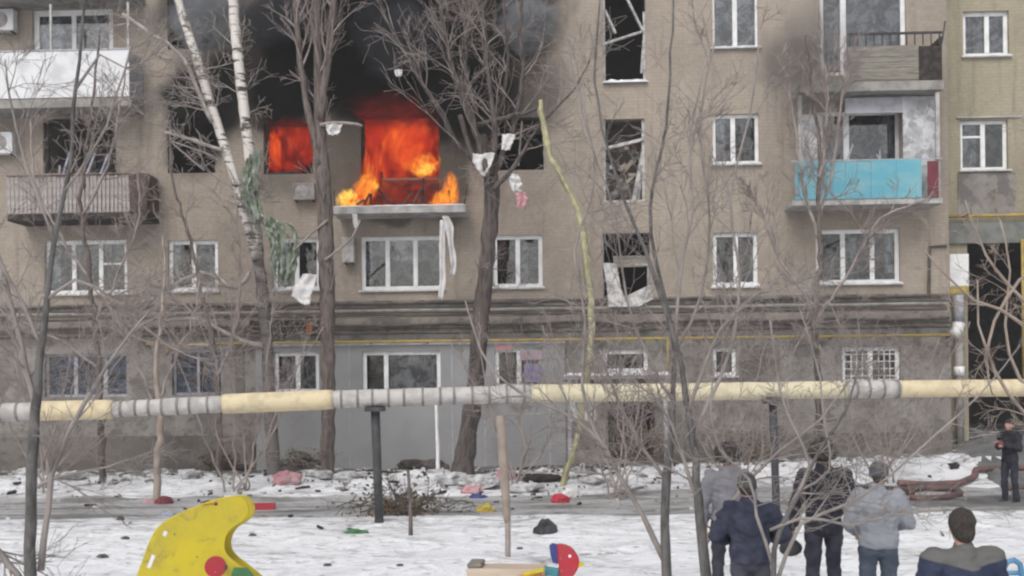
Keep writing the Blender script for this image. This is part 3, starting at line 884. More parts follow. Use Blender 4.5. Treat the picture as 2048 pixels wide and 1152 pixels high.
window(LOWR['w1g'], (0.5,), v=0.08, sill=False, wallv=-0.04, fw=0.11, mw=0.14, curtains=((0.54, 0.96, 0.0, M['maroon']),))
# window grilles of the ground-floor flat on the right
u0, u1, z0, z1 = LOWR['w1g']
for k in range(2):
    c0, c1 = (u0 + 0.11, (u0 + u1) / 2 - 0.07) if k == 0 else ((u0 + u1) / 2 + 0.07, u1 - 0.11)
    mb = MB()
    for q in range(1, 4):
        mb.box(c0 + (c1 - c0) * q / 4 - 0.012, c0 + (c1 - c0) * q / 4 + 0.012, 0.04, 0.06, z0 + 0.08, z1 - 0.08)
    for q in range(1, 5):
        mb.box(c0, c1, 0.062, 0.075, z0 + (z1 - z0) * q / 5 - 0.012, z0 + (z1 - z0) * q / 5 + 0.012)
    mb.build('window_grille', M['white'], B)
# entrance
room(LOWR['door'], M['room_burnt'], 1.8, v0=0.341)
u0, u1, z0, z1 = LOWR['door']
MB().box(u0 - 0.08, u0 + 0.03, -0.1, -0.045, z0, z1 + 0.06).box(u1 - 0.03, u1 + 0.08, -0.1, -0.045, z0, z1 + 0.06).box(u0 + 0.03, u1 - 0.03, -0.1, -0.045, z1 - 0.02, z1 + 0.06).build('door_frame', M['charred'], B)
MB().box(0, u1 - u0 - 0.3, -0.03, 0.03, z0, z1 - 0.1, Matrix.Translation((u0 + 0.04, 0.02, 0)) @ Matrix.Rotation(R(55), 4, 'Z')).build('door', M['dark'], B)
a, b = fac(1128, 752, -0.9), fac(1342, 752, -0.9)
cn = MB().box(a[0], b[0], -0.95, -0.045, a[1] - 0.09, a[1]).build('entrance_canopy', M['concrete'], B)
heap_strip(a[0], b[0], -0.98, -0.06, a[1], 0.11, 40).build('snow_cap', M['snowlump'], cn, smooth=True)
for px in (1140, 1332):
    p = fac(px, 900, -0.85)
    MB().box(p[0] - 0.05, p[0] + 0.05, -0.9, -0.8, 0.1, a[1] - 0.09).build('canopy_post', M['pipe_grey'], cn)
q = rect(1138, 800, 1192, 842, -0.06)
MB().box(q[0], q[1], -0.075, -0.05, q[2], q[3]).build('notice_board', M['whitepanel'], B)

# grey cladding round the shop windows
cl = rect(512, 690, 1131, 938, -0.12)
holes = [LOWR[k] for k in ('w1c', 'w1d', 'w1e')]
clad = holed_wall('cladding', M['clad'], cl[0], cl[1], -0.3, cl[3], holes, v=-0.12, th=0.075, parent=B)
mb = MB()
for px in (645, 700, 905, 970, 1100):
    u = U(px, 850, -0.12)
    mb.box(u - 0.012, u + 0.012, -0.128, -0.1205, -0.3, cl[3] - 0.02)
mb.build('seam', M['pipe_grey'], clad)
MB().box(cl[0] - 0.02, cl[1] + 0.02, -0.16, -0.02, cl[3] + 0.002, cl[3] + 0.06).build('flashing', M['sill'], clad)
for (x0, y0, x1, y1, mm) in ((990, 684, 1026, 700, M['pink']), (1048, 728, 1084, 764, M['poster_blue']), (1040, 702, 1084, 720, M['poster_pink'])):
    q = rect(x0, y0, x1, y1, -0.14)
    MB().box(q[0], q[1], -0.145, -0.129, q[2], q[3]).build('poster', mm, clad)

# stone ledge, cables and utility pipes between ground and first upper floor
zl = Z(1024, 655)
led = MB().box(U_L, U_R - 0.02, -0.17, -0.002, zl, Z(1024, 633)).build('ledge', M['ledge'], B, bevel=0.01)
MB().box(U_L, U_R - 0.02, -0.10, -0.042, zl - 0.12, zl - 0.004).build('ledge_moulding', M['ledge'], B)
MB().box(U_L, U_R - 0.02, -0.07, -0.002, Z(1024, 612), Z(1024, 598)).build('string_course', M['ledge'], B)
for i, (py, v, r, mm) in enumerate(((602, -0.12, 0.04, 'cable'), (618, -0.06, 0.05, 'concrete'), (626, -0.1, 0.03, 'cable'), (646, -0.24, 0.045, 'cable'), (662, -0.22, 0.035, 'cable'))):
    pts = []
    z = Z(1024, py)
    for k in range(60):
        t = k / 59
        u = U_L + (U_R - 0.1 - U_L) * t
        sag = -0.05 * abs(math.sin(t * 3.14 * 9 + i)) * (0.3 if mm != 'cable' else 1.0)
        pts.append((u, v, z + sag + 0.03 * mnoise.noise(Vector((t * 12, i, 0)))))
    MB().tube(pts, r, 6).build('utility_line', M[mm], B)
# patch of bare darker stone between the windows right of the stairs
for x0, x1, y0, y1 in ((1478, 1560, 690, 770), (470, 488, 690, 800)):
    q = rect(x0, y0, x1, y1, -0.05)
    MB().box(q[0], q[1], -0.075, -0.041, q[2], q[3]).build('patch', M['plinth'], B)
# vent boxes above the shop
for x0, y0, x1, y1, mm in ((614, 646, 625, 668, M['orange_dull']), (500, 640, 640, 672, M['charred'])):
    q = rect(x0, y0, x1, y1, -0.2)
    MB().box(q[0], q[1], -0.30 if mm is M['orange_dull'] else -0.24, -0.172, q[2], q[3]).build('vent_box', mm, B)

# ------------------------------------------------------------------ balconies
def slab(x0, x1, ytop, ybot, dep, m, label=None):
    a = fac(x0, ytop, -dep); b = fac(x1, ybot, -dep)
    zt, zb = Z((x0 + x1) / 2, ytop, -dep), Z((x0 + x1) / 2, ybot, -dep)
    o = MB().box(a[0], b[0], -dep, -0.003, zb, zt).build('balcony', m, B, bevel=0.01)
    if label: o['label'] = label
    return o, a[0], b[0], zt, zb
D = 1.05
# upper left: white sheet front
o, a, b, zt, zb = slab(-120, 262, 197, 216, D, M['concrete'], 'balcony with plain white sheet front')
p = rect(-120, 104, 259, 196, -D)
MB().box(p[0], p[1], -D - 0.03, -D, zt + 0.004, p[3]).build('front_panel', M['whitepanel'], o, bevel=0.004)
MB().box(p[1] - 0.03, p[1] + 0.002, -D + 0.003, -0.02, zt + 0.004, p[3] - 0.02).build('side_panel', M['pipe_grey'], o)
MB().box(p[0], p[1] + 0.02, -D - 0.05, -D + 0.02, p[3] + 0.003, p[3] + 0.045).build('handrail', M['pipe_grey'], o)
for x in (-60, 100, 255):
    u = U(x, 50, -D)
    MB().box(u - 0.03, u + 0.03, -D + 0.03, -D + 0.09, p[3] + 0.05, p[3] + 1.35).build('post', M['concrete_l'], o)
# its neighbour above, only the underside of which is in the picture
slab(-120, 262, -30, -6, D, M['concrete'], 'underside of the topmost left balcony')
# third floor left: slatted front and maroon cupboard
o, a, b, zt, zb = slab(14, 292, 426, 440, D, M['charred'], 'balcony with upright pale slats and a maroon cupboard')
zr = Z(140, 350, -D)
for i in range(30):
    u = a + 0.05 + (U(256, 380, -D) - a - 0.05) * i / 29
    me = bpy.data.meshes.get('slat_shape')
    if me is None:
        me = mesh_pydata('slat_shape', MB().box(-0.043, 0.043, -0.012, 0.012, 0, zr - zt - 0.05).v, MB().box(-0.043, 0.043, -0.012, 0.012, 0, 1).f)
        me.materials.append(M['slat'])
    s = link('slat', me, None, o, (u, -D + 0.03 + rnd.uniform(-0.01, 0.01), zt + 0.02))
    s.rotation_euler = (rnd.uniform(-0.02, 0.02), rnd.uniform(-0.025, 0.025), 0)
MB().box(a, b - 0.5, -D, -D + 0.06, zr - 0.03, zr + 0.02).build('handrail', M['maroon'], o)
MB().box(a, b - 0.5, -D + 0.045, -D + 0.075, zt + 0.12, zt + 0.17).build('rail', M['maroon'], o)
p = rect(256, 346, 294, 428, -D)
MB().box(p[0], p[1], -D + 0.01, -0.12, zt + 0.003, p[3]).build('cupboard', M['maroon'], o, bevel=0.02)
for i in range(9):   # junk on the balcony
    u = rnd.uniform(a + 0.6, b - 1.2)
    MB().bar((u, -0.5, zt + 0.2), (u + rnd.uniform(-0.6, 0.6), -0.3, zt + rnd.uniform(1.2, 1.9)), 0.05).build('leaning_lath', rnd.choice([M['slat'], M['maroon'], M['board'], M['charred'], M['curtain_blue']]), o)
# burning balcony
o, a, b, zt, zb = slab(664, 932, 412, 426, D, M['concrete_l'], 'scorched balcony slab with flames on it')
heap_strip(a, b, -D - 0.01, -D + 0.3, zt, 0.06, 40).build('snow_cap', M['snowlump'], o, smooth=True)
zr = Z(800, 352, -D)
mb = MB()
for t, hh in ((0.0, 0.5), (0.34, 0.25), (0.72, 0.35), (1.0, 0.6)):
    mb.bar((a + 0.05 + (b - a - 0.1) * t, -D + 0.06, zt), (a + 0.05 + (b - a - 0.1) * t + rnd.uniform(-0.1, 0.1), -D + 0.06, zt + hh), 0.03)
mb.build('burnt_railing', M['charred'], o)
MB().box(U(766, 380), U(878, 380), -0.16, -0.004, zt + 0.003, Z(820, 362)).build('burnt_parapet', M['burnt'], o, bevel=0.02)
for i in range(14):
    u = rnd.uniform(a + 0.2, b - 0.2)
    c = Vector((u, rnd.uniform(-0.95, -0.3), zt + 0.1))
    MB().bar(c, c + Vector((rnd.uniform(-0.5, 0.5), rnd.uniform(-0.2, 0.2), rnd.uniform(0.05, 0.7))), 0.05).build('charred_stick', M['charred'] if i % 3 else M['burnt'], o)
# right, third floor: turquoise front
o, a, b, zt, zb = slab(1584, 1886, 398, 409, D, M['concrete_l'], 'balcony with turquoise sheet front')
p = rect(1590, 322, 1843, 396, -D)
for i in range(5):
    w = (p[1] - p[0]) / 5
    MB().box(p[0] + w * i + 0.004, p[0] + w * (i + 1) - 0.004, -D - 0.02 - 0.006 * (i % 2), -D, zt + 0.01, p[3] + rnd.uniform(-0.02, 0.02)).build('front_panel', M['blue'], o)
p2 = rect(1855, 322, 1877, 394, -D)
MB().box(p2[0], p2[1], -D - 0.015, -D + 0.01, zt + 0.01, p2[3]).build('red_panel', M['red'], o)
MB().box(a, b, -D + 0.02, -D + 0.06, p[3] + 0.01, p[3] + 0.05).build('handrail', M['pipe_grey'], o)
zc = Z(1740, 186, -D)
for x in (1602, 1878):
    u = U(x, 300, -D)
    MB().box(u - 0.05, u + 0.05, -D + 0.065, -D + 0.16, zt + 0.003, zc).build('post', M['concrete_l'], o)
q = rect(1806, 186, 1872, 330, -0.6)
MB().box(q[0], q[1], -0.6, -0.56, zt + 0.003, zc - 0.01).build('side_screen', M['lace'], o)
q = rect(1604, 200, 1640, 330, -0.4)
MB().box(q[0], q[1], -0.4, -0.36, zt + 0.003, zc - 0.4).build('side_screen', M['lace'], o)
q = rect(1690, 186, 1806, 226, -0.6)
MB().box(q[0], q[1], -0.6, -0.56, q[2], zc - 0.01).build('shaded_lintel', M['pipe_grey'], o)  # grey sheet for the lintel, its shading put into the colour
for i in range(6):
    u = rnd.uniform(U(1640, 300, -0.7), U(1800, 300, -0.7))
    MB().bar((u, -0.75, zt + 0.3), (u + rnd.uniform(-0.7, 0.7), -0.6, zt + rnd.uniform(1.0, 1.6)), 0.035).build('drying_rail', M['pipe_grey'], o)
# right, fourth floor: boarded railing
o, a, b, zt, zb = slab(1600, 1888, 163, 182, D, M['concrete'], 'balcony with open rail over weathered boards')
zr = Z(1790, 66, -D)
MB().box(U(1694, 66, -D), b - 0.02, -D + 0.01, -D + 0.06, zr - 0.03, zr + 0.03).build('handrail', M['dark'], o)
for i in range(12):
    u = U(1700, 90, -D) + (b - 0.1 - U(1700, 90, -D)) * i / 11
    MB().box(u - 0.015, u + 0.015, -D + 0.02, -D + 0.045, zr - 0.33, zr - 0.032).build('baluster', M['dark'], o)
for i in range(6):
    z0_ = zt + 0.06 + (zr - 0.38 - zt) * i / 6
    MB().box(U(1697, 120, -D) + rnd.uniform(-0.04, 0.04), U(1838, 120, -D), -D + 0.03, -D + 0.055, z0_, z0_ + (zr - 0.38 - zt) / 6 - 0.012).build('board', M['board'], o)
MB().box(U(1838, 120, -D) + 0.01, b - 0.04, -D + 0.035, -D + 0.06, zt + 0.02, zr - 0.36).build('end_board', M['charred'], o)
MB().box(b - 0.06, b - 0.02, -D + 0.07, -0.06, zt + 0.02, zr - 0.1).build('side_board', M['charred'], o)
MB().bar((b - 0.05, -D + 0.04, zr - 0.4), (b + 0.06, -D + 0.02, zr + 0.3), 0.04).build('bent_bar', M['dark'], o)
for i in range(9):
    u = U(1606, 90, -D) + (U(1690, 90, -D) - U(1606, 90, -D)) * i / 8
    MB().box(u - 0.012, u + 0.012, -D + 0.02, -D + 0.045, zt, zr - 0.03).build('baluster', M['slat'], o)

# ------------------------------------------------------------------ recessed wing with the archway
W = empty('recessed_wing', (0, YB, 0), YAW)
tag(W, 'ochre brick wing with dark passage at the right edge', 'building')
VW = 0.9
def wrect(x0, y0, x1, y1): return rect(x0, y0, x1, y1, VW)
wh1, wh2 = wrect(1926, 22, 2018, 112), wrect(1921, 240, 2016, 340)
arch = wrect(1936, 478, 2300, 880); arch[2] = -0.5
wl, wr_ = U_R + 0.003, U(2420, 400, VW)
holed_wall('wall', M['brick2'], wl, wr_, -0.4, Z_TOP - 0.4, [wh1, wh2, arch], v=VW, parent=W)
window(wh1, (0.55,), v=VW + 0.12, wallv=VW, parent=W, curtains=((0.03, 0.5, 0.0, cg), (0.55, 0.97, 0.0, cg)), snow=0.05)
window(wh2, (0.5,), ((0, 0.68),), v=VW + 0.12, wallv=VW, parent=W, fw=0.1, curtains=((0.08, 0.4, 0.0, cg),))
q = wrect(1915, 345, 2030, 430)
MB().box(q[0], q[1], VW - 0.03, VW - 0.003, q[2], q[3]).build('stained_apron', M['stone'], W)
q = wrect(1912, 236, 2040, 241)
MB().box(q[0], q[1], VW - 0.06, VW - 0.003, q[3], q[3] + 0.05).build('lintel', M['concrete_l'], W)
q = wrect(1899, 442, 2420, 484)
MB().box(wl + 0.01, wr_, VW - 0.1, VW - 0.003, q[2], q[3]).build('beam', M['beam'], W)
# passage lining: two side walls, vault, and an added dark panel closing the end to keep it black
au0, au1, az1 = arch[0], arch[1], arch[3]
MB().box(au0 - 0.25, au0 - 0.003, VW + 0.345, VW + 9, -0.4, az1 + 0.2).build('passage_wall', M['plinth'], W)
MB().box(au1 + 0.003, au1 + 0.25, VW + 0.345, VW + 9, -0.4, az1 + 0.2).build('passage_wall', M['plinth'], W)
MB().box(au0, au1, VW + 0.345, VW + 9, az1 + 0.003, az1 + 0.2).build('passage_ceiling', M['charred'], W)
MB().box(au0 - 0.2, au1 + 0.2, VW + 9.003, VW + 9.2, -0.4, az1 + 0.2).build('dark_end_panel', M['dark'], W)
MB().box(wl, wr_, VW - 0.3, 12.2, Z_TOP - 0.398, Z_TOP - 0.2).build('roof', M['concrete'], W)
MB().box(wr_ - 0.3, wr_ - 0.003, VW + 0.345, 11.8, -0.4, Z_TOP - 0.41).build('end_wall', M['brick2'], W)

# ------------------------------------------------------------------ fixtures on the houses (things of their own)
def on_building(name):
    return empty(name, (0, YB, 0), YAW)
def pipe_run(name, label, cat, runs, r, m, brackets=()):
    t = on_building(name)
    tag(t, label, cat)
    for pts in runs:
        MB().tube(pts, r, 8).build('pipe_length', m, t, smooth=True)
    for p in brackets:
        MB().box(p[0] - 0.02, p[0] + 0.02, p[1], -0.045 if p[1] > -0.5 else p[1] + 0.2, p[2] - 0.06, p[2] - 0.03).build('bracket', M['dark'], t)
    return t
zg = Z(1024, 681)
g0, g1 = U(300, 690), U_R - 0.1
br = [(g0 + (g1 - g0) * i / 14, -0.3, zg) for i in range(15)]
pipe_run('gas_pipe', 'thin yellow gas pipe running along the facade above the ground-floor windows', 'pipe',
         [[(g0, -0.27, zg), (g1, -0.27, zg)], [(U(340, 690), -0.27, zg), (U(340, 690), -0.27, zg - 0.32)],
          [(U(1334, 690), -0.27, zg), (U(1334, 690), -0.27, zg - 0.9)]], 0.04, M['gas'], br)
zw = Z(1970, 433, VW)
pipe_run('gas_pipe', 'yellow pipe running level across the wing above the passage', 'pipe',
         [[(wl + 0.05, VW - 0.16, zw), (wr_ - 0.4, VW - 0.16, zw)]], 0.05, M['gas'], [(wl + 0.6, VW - 0.2, zw), (wl + 3, VW - 0.2, zw)])
uy = U(2046, 600, VW - 0.15)
pipe_run('gas_pipe', 'upright yellow pipe beside the passage at the picture edge', 'pipe',
         [[(uy, VW - 0.16, Z(2046, 480, VW)), (uy, VW - 0.16, Z(2046, 765, VW))]], 0.05, M['gas'], ())
ud = U(1917, 620, VW - 0.3)
dz = lambda y: Z(1917, y, VW - 0.3)
t = on_building('drain_pipe'); tag(t, 'lilac-grey drain pipe with white elbow at the corner by the passage', 'drain pipe')
MB().tube([(ud, VW - 0.3, dz(590)), (ud, VW - 0.3, dz(648))], 0.15, 10).build('upper_length', M['pipe_grey'], t, smooth=True)
MB().tube([(ud, VW - 0.3, dz(646)), (ud - 0.04, VW - 0.32, dz(660)), (ud - 0.2, VW - 0.4, dz(672))], 0.17, 10).build('elbow', M['white'], t, smooth=True)
MB().tube([(ud, VW - 0.3, dz(676)), (ud, VW - 0.3, 0.35)], 0.12, 10).build('lower_length', M['concrete'], t, smooth=True)
MB().tube([(ud, VW - 0.3, dz(733)), (ud, VW - 0.3, dz(752))], 0.15, 10).build('collar', M['white'], t, smooth=True)
q = rect(1899, 508, 1937, 572, VW - 0.2)
t = on_building('sign_board'); tag(t, 'white board with yellow-green lower edge beside the dark passage', 'sign')
MB().box(q[0], q[1], VW - 0.22, VW - 0.18, q[2], q[3]).build('board', M['white'], t)
q2 = rect(1899, 572, 1937, 588, VW - 0.2)
MB().box(q2[0], q2[1], VW - 0.23, VW - 0.18, q2[2], q2[3] - 0.003).build('lower_edge', M['yellow_litter'], t)
MB().box(q[0], q[1], VW - 0.178, VW - 0.003, q2[2] + 0.1, q2[2] + 0.15).build('bracket', M['dark'], t)
# bent conduit on the corner under the right balcony
t = on_building('conduit'); tag(t, 'thin dark conduit bent down the wall by the right-hand corner', 'conduit')
zt_ = [fac(1858, 494), fac(1892, 492), fac(1856, 592)]
MB().tube([(zt_[1][0], -0.06, zt_[1][1]), (zt_[0][0], -0.06, zt_[0][1]), (zt_[2][0], -0.06, zt_[2][1])], 0.045, 6).build('pipe_length', M['cable'], t)

def ac_unit(px, py, w, h, label, v=-0.02, mm=None):
    a = fac(px - w / 2, py, v - 0.3); b = fac(px + w / 2, py, v - 0.3)
    zc_, hh = a[1], h / 70.0 / 2
    t = on_building('air_conditioner'); tag(t, label, 'air conditioner', 'air conditioners on the facade')
    MB().box(a[0], b[0], v - 0.32, v - 0.05, zc_ - hh, zc_ + hh).build('casing', mm or M['whitepanel'], t, bevel=0.015)
    mb = MB()
    cx = a[0] + (b[0] - a[0]) * 0.42
    rr = min(hh * 0.75, (b[0] - a[0]) * 0.34)
    mb.tube([(cx, v - 0.33, zc_), (cx, v - 0.3, zc_)], rr, 16)
    mb.build('fan_grille', M['slat'], t)
    MB().box(a[0] + 0.05, a[0] + 0.09, v - 0.3, v + 0.0, zc_ - hh - 0.04, zc_ - hh).box(b[0] - 0.09, b[0] - 0.05, v - 0.3, v + 0.0, zc_ - hh - 0.04, zc_ - hh).build('bracket', M['dark'], t)
ac_unit(4, 40, 46, 44, 'white air conditioner at the upper left edge beside the white-fronted balcony')
ac_unit(2, 286, 46, 44, 'white air conditioner at the left edge beside the slatted balcony')
ac_unit(696, 500, 24, 50, 'white box unit left of the three-pane window under the burning balcony', mm=M['concrete_l'])
ac_unit(607, 383, 44, 34, 'grey box unit under the smaller burning window', mm=M['concrete'])

# ================================================================== HEATING PIPE ON POSTS
def pipe_pt(px):
    ks = [(-200, 832), (0, 825), (75, 822), (225, 819), (445, 808), (665, 799), (860, 793), (1060, 787), (1300, 785), (1690, 779), (1790, 778), (2250, 774)]
    for (a, ya), (b, yb) in zip(ks, ks[1:]):
        if a <= px <= b:
            py = ya + (yb - ya) * (px - a) / (b - a)
            break
    return at(px, py, FPX / (112.0 - 8.0 * px / 2048.0))
HP = empty('heating_pipe', pipe_pt(750))
tag(HP, 'thick yellow and grey lagged heating pipe on black posts across the yard', 'pipe')
HP.location.z = 0
off = HP.location.copy()
def pipe_section(x0, x1, m, r, jit, seed):
    n = max(4, int((x1 - x0) / 14))
    pts = [pipe_pt(x0 + (x1 - x0) * i / n) - off for i in range(n + 1)]
    rad = [r * (1 + jit * mnoise.noise(Vector((i * 0.6, seed, 0)))) for i in range(n + 1)]
    rad[0] *= 0.97; rad[-1] *= 0.97
    mb = MB(); mb.tube(pts, rad, 14)
    return mb.build('pipe_section', m, HP, smooth=True)
secs = [(-190, 76, 'wrap', .165), (76, 226, 'foam', .18), (226, 446, 'wrap', .155), (446, 666, 'foam', .185), (666, 1062, 'wrap', .165), (1062, 1692, 'foam2', .17), (1692, 1792, 'wrap', .168), (1792, 2240, 'foam', .17)]
for i, (a, b, mm, r) in enumerate(secs):
    s = pipe_section(a, b, M[mm], r, 0.05 if mm != 'wrap' else 0.09, i * 3.3)
    if mm != 'wrap':
        s['label'] = 'yellow foam lagging'
    step = 30 if mm == 'wrap' else 84
    x = a + step * 0.5
    while x < b:
        p, q = pipe_pt(x) - off, pipe_pt(x + (5 if mm == 'wrap' else 3)) - off
        if mm == 'wrap':
            MB().tube([p, q], r * 1.075, 14).build('wire_tie', M['wire'], HP, smooth=False)
        x += step * rnd.uniform(0.8, 1.25)
MB().tube([pipe_pt(-195 + 2435 * i / 60) - off for i in range(61)], 0.08, 8).build('steel_core', M['dark'], HP)
for px, w in ((750, 0.085), (1545, 0.075)):
    p = pipe_pt(px)
    gz = ground_h(p.x, p.y)
    lx, ly = p.x - off.x, p.y - off.y
    MB().tube([(lx + 0.06, ly, gz - 0.25), (lx + 0.03, ly, gz + 1.0), (lx, ly, p.z - 0.12)], [w, w * 0.95, w], 10).build('post', M['post'], HP, smooth=True)
    MB().box(lx - 0.17, lx + 0.17, ly - 0.2, ly + 0.2, p.z - 0.24, p.z - 0.16).build('saddle', M['post'], HP)

# ================================================================== TREES
class Tree:
    def __init__(s, seed):
        s.t, s.c = MB(), MB()
        s.r = random.Random(seed)
    def rv(s):
        return Vector((s.r.gauss(0, 1), s.r.gauss(0, 1), s.r.gauss(0, 1)))
    def path(s, pix, Y, sides=8, wob=0.0, crown=False, foot=False):
        """a limb through picture points (x, y, width in pixels) standing about Y metres off; extra 4th value moves it nearer or farther"""
        pts, rad = [], []
        for q in pix:
            yy = Y + (q[3] if len(q) > 3 else 0)
            p = at(q[0], q[1], yy)
            pts.append(p); rad.append(q[2] / 2 * yy / FPX)
        if foot:
            g = pts[0].copy(); g.z = ground_h(g.x, g.y) - 0.15
            if pts[0].z > g.z + 0.05:
                pts.insert(0, g); rad.insert(0, rad[0] * 1.15)
        # smooth resample
        P, Q = [], []
        n = len(pts)
        for i in range(n - 1):
            a, b, c, d = pts[max(i - 1, 0)], pts[i], pts[i + 1], pts[min(i + 2, n - 1)]
            k = max(2, min(14, int((c - b).length / 0.22)))
            for j in range(k):
                t = j / k
                p = 0.5 * ((2 * b) + (c - a) * t + (2 * a - 5 * b + 4 * c - d) * t * t + (3 * b - a - 3 * c + d) * t ** 3)
                P.append(p + s.rv() * wob * (0 if i == 0 and j == 0 else 1)); Q.append(rad[i] + (rad[i + 1] - rad[i]) * t)
        P.append(pts[-1]); Q.append(rad[-1])
        off_ = s.r.uniform(0, 90)
        Q = [q * (1 + 0.16 * mnoise.noise(Vector((i * 0.55, off_, 0)))) for i, q in enumerate(Q)]
        tgt = s.c if crown else s.t
        v0 = len(tgt.v)
        tgt.tube(P, Q, sides)
        if sides >= 9:      # furrowed, knotty bark
            for i in range(len(P)):
                for k in range(sides):
                    q = tgt.v[v0 + i * sides + k]
                    d = q - P[i]
                    tgt.v[v0 + i * sides + k] = P[i] + d * (1 + 0.16 * mnoise.noise(q * 3.0) + 0.10 * mnoise.noise(Vector((q.x * 14, q.y * 14, q.z * 4))))
        return P, Q
    def branch(s, p, d, L, r, lvl, cfg):
        n = max(3, min(7, int(L / 0.22)))
        pts, rad = [p], [r]
        d = d.normalized()
        bend = s.rv() * cfg.get('bend', 0.08)
        for i in range(n):
            d = (d + s.rv() * cfg['wob'] + bend + Vector((0, 0, cfg['up'])) ).normalized()
            p = p + d * L / n
            pts.append(p); rad.append(max(cfg['rmin'], r * (1 - 0.75 * (i + 1) / n)))
        (s.t if lvl == 0 else s.c).tube(pts, rad, 5 if lvl == 0 else (4 if lvl == 1 else 3), cap=lvl == 0)
        if lvl < cfg['lv']:
            s.spawn(pts, rad, cfg['n'][lvl], L * cfg['ratio'], lvl + 1, cfg, 0.2, 1.0)
    def spawn(s, pts, rad, count, L, lvl, cfg, t0=0.1, t1=1.0):
        for k in range(count):
            t = s.r.uniform(t0, t1) * (len(pts) - 1)
            i = min(int(t), len(pts) - 2)
            f = t - i
            p = pts[i].lerp(pts[i + 1], f)
            ax = (pts[i + 1] - pts[i]).normalized()
            o = ax.orthogonal().normalized()
            o.rotate(Matrix.Rotation(s.r.uniform(0, 6.283), 3, ax))
            flat = cfg.get('flat', 1.0)
            o.y *= flat
            if o.length < 0.05: o = Vector((1, 0, 0))
            o.normalize()
            ang = s.r.uniform(*cfg['ang'])
            d = ax * math.cos(ang) + o * math.sin(ang)
            r = max(cfg['rmin'], rad[i] * s.r.uniform(0.35, 0.6))
            r = min(r, cfg.get('rmax', 1.0))
            s.branch(p, d, L * s.r.uniform(0.55, 1.25) * (1.15 - 0.45 * t / len(pts)), r, lvl, cfg)
    def build(s, name, label, trunk_m, twig_m, group=None, cat='tree', crown_name='crown'):
        base = s.t.v[0].copy() if s.t.v else s.c.v[0].copy()
        base.z = ground_h(base.x, base.y)
        o = empty(name, base)
        tag(o, label, cat, group)
        for mb in (s.t, s.c):
            for i, p in enumerate(mb.v): mb.v[i] = p - base
        def fin(mb, nm, m):
            me = mesh_pydata(nm, mb.v, mb.f, True)
            return link(nm, me, m, o)
        if s.t.v: fin(s.t, 'trunk', trunk_m)
        if s.c.v: fin(s.c, crown_name, twig_m)
        return o

# birch with two white stems leaning together on the left of the fire
T = Tree(1)
a = T.path([(548, 945, 27.9), (538, 780, 24.6), (532, 660, 23.8), (518, 520, 23.0), (508, 400, 21.3), (497, 290, 22.1), (480, 150, 19.7), (468, 30, 21.3), (462, -90, 19.7)], 29.3, 12, 0.006, foot=True)
b = T.path([(514, 520, 20), (492, 440, 18), (455, 310, 19), (420, 205, 19), (388, 100, 17), (362, 20, 17), (345, -60, 15)], 29.2, 9, 0.006)
cfg = dict(wob=0.13, up=0.02, rmin=0.0062, lv=3, n=(7, 6, 4), ratio=0.6, ang=(0.5, 1.2), rmax=0.022)
T.spawn(a[0], a[1], 16, 1.5, 1, cfg, 0.25, 1.0)
T.spawn(b[0], b[1], 16, 1.4, 1, cfg, 0.1, 1.0)
for pp in ([(425, 245, 9), (360, 110, 8), (300, 65, 8), (245, 28, 7)], [(445, 300, 8), (385, 280, 7), (330, 265, 6)], [(500, 540, 11), (470, 575, 9), (400, 545, 9), (330, 580, 8), (260, 640, 7), (200, 690, 5)], [(525, 690, 12), (480, 680, 9), (400, 640, 8), (330, 640, 7), (250, 600, 6)]):
    q = T.path(pp, 29.0, 5, 0.02, True)
    T.spawn(q[0], q[1], 10, 0.9, 2, cfg, 0.1, 1.0)
T.build('birch_tree', 'white-barked birch with two leaning stems left of the fire', M['birch'], M['twig_w'])

# tall grey poplar left of the burning balcony
T = Tree(2)
a = T.path([(655, 945, 27.7), (657, 800, 28.6), (655, 640, 29.4), (652, 480, 31.9), (648, 380, 30.2), (640, 260, 23.5), (637, 130, 18.5), (634, 20, 16.0), (630, -90, 13.4)], 29.0, 14, 0.008, foot=True)
c1 = T.path([(640, 240, 16), (655, 120, 15), (668, 0, 14), (675, -80, 12)], 28.9, 7, 0.01)
c2 = T.path([(640, 330, 14), (618, 230, 14), (600, 120, 12), (590, 0, 11), (586, -80, 9)], 28.9, 7, 0.01)
cfg = dict(wob=0.10, up=0.10, rmin=0.0062, lv=3, n=(7, 5, 4), ratio=0.55, ang=(0.3, 0.8), rmax=0.035)
for q, n in ((a, 15), (c1, 10), (c2, 10)):
    T.spawn(q[0], q[1], n, 1.8, 1, cfg, 0.35, 1.0)
for pp in ([(650, 520, 6), (690, 490, 5), (720, 440, 4)], [(655, 440, 6), (620, 470, 5), (590, 500, 4)], [(640, 250, 8), (690, 245, 7), (725, 252, 5)]):
    T.path(pp, 28.8, 5, 0.02, True)
T.build('poplar_tree', 'tall brown trunk beside the burning balcony with upright limbs', M['bark'], M['twig'])

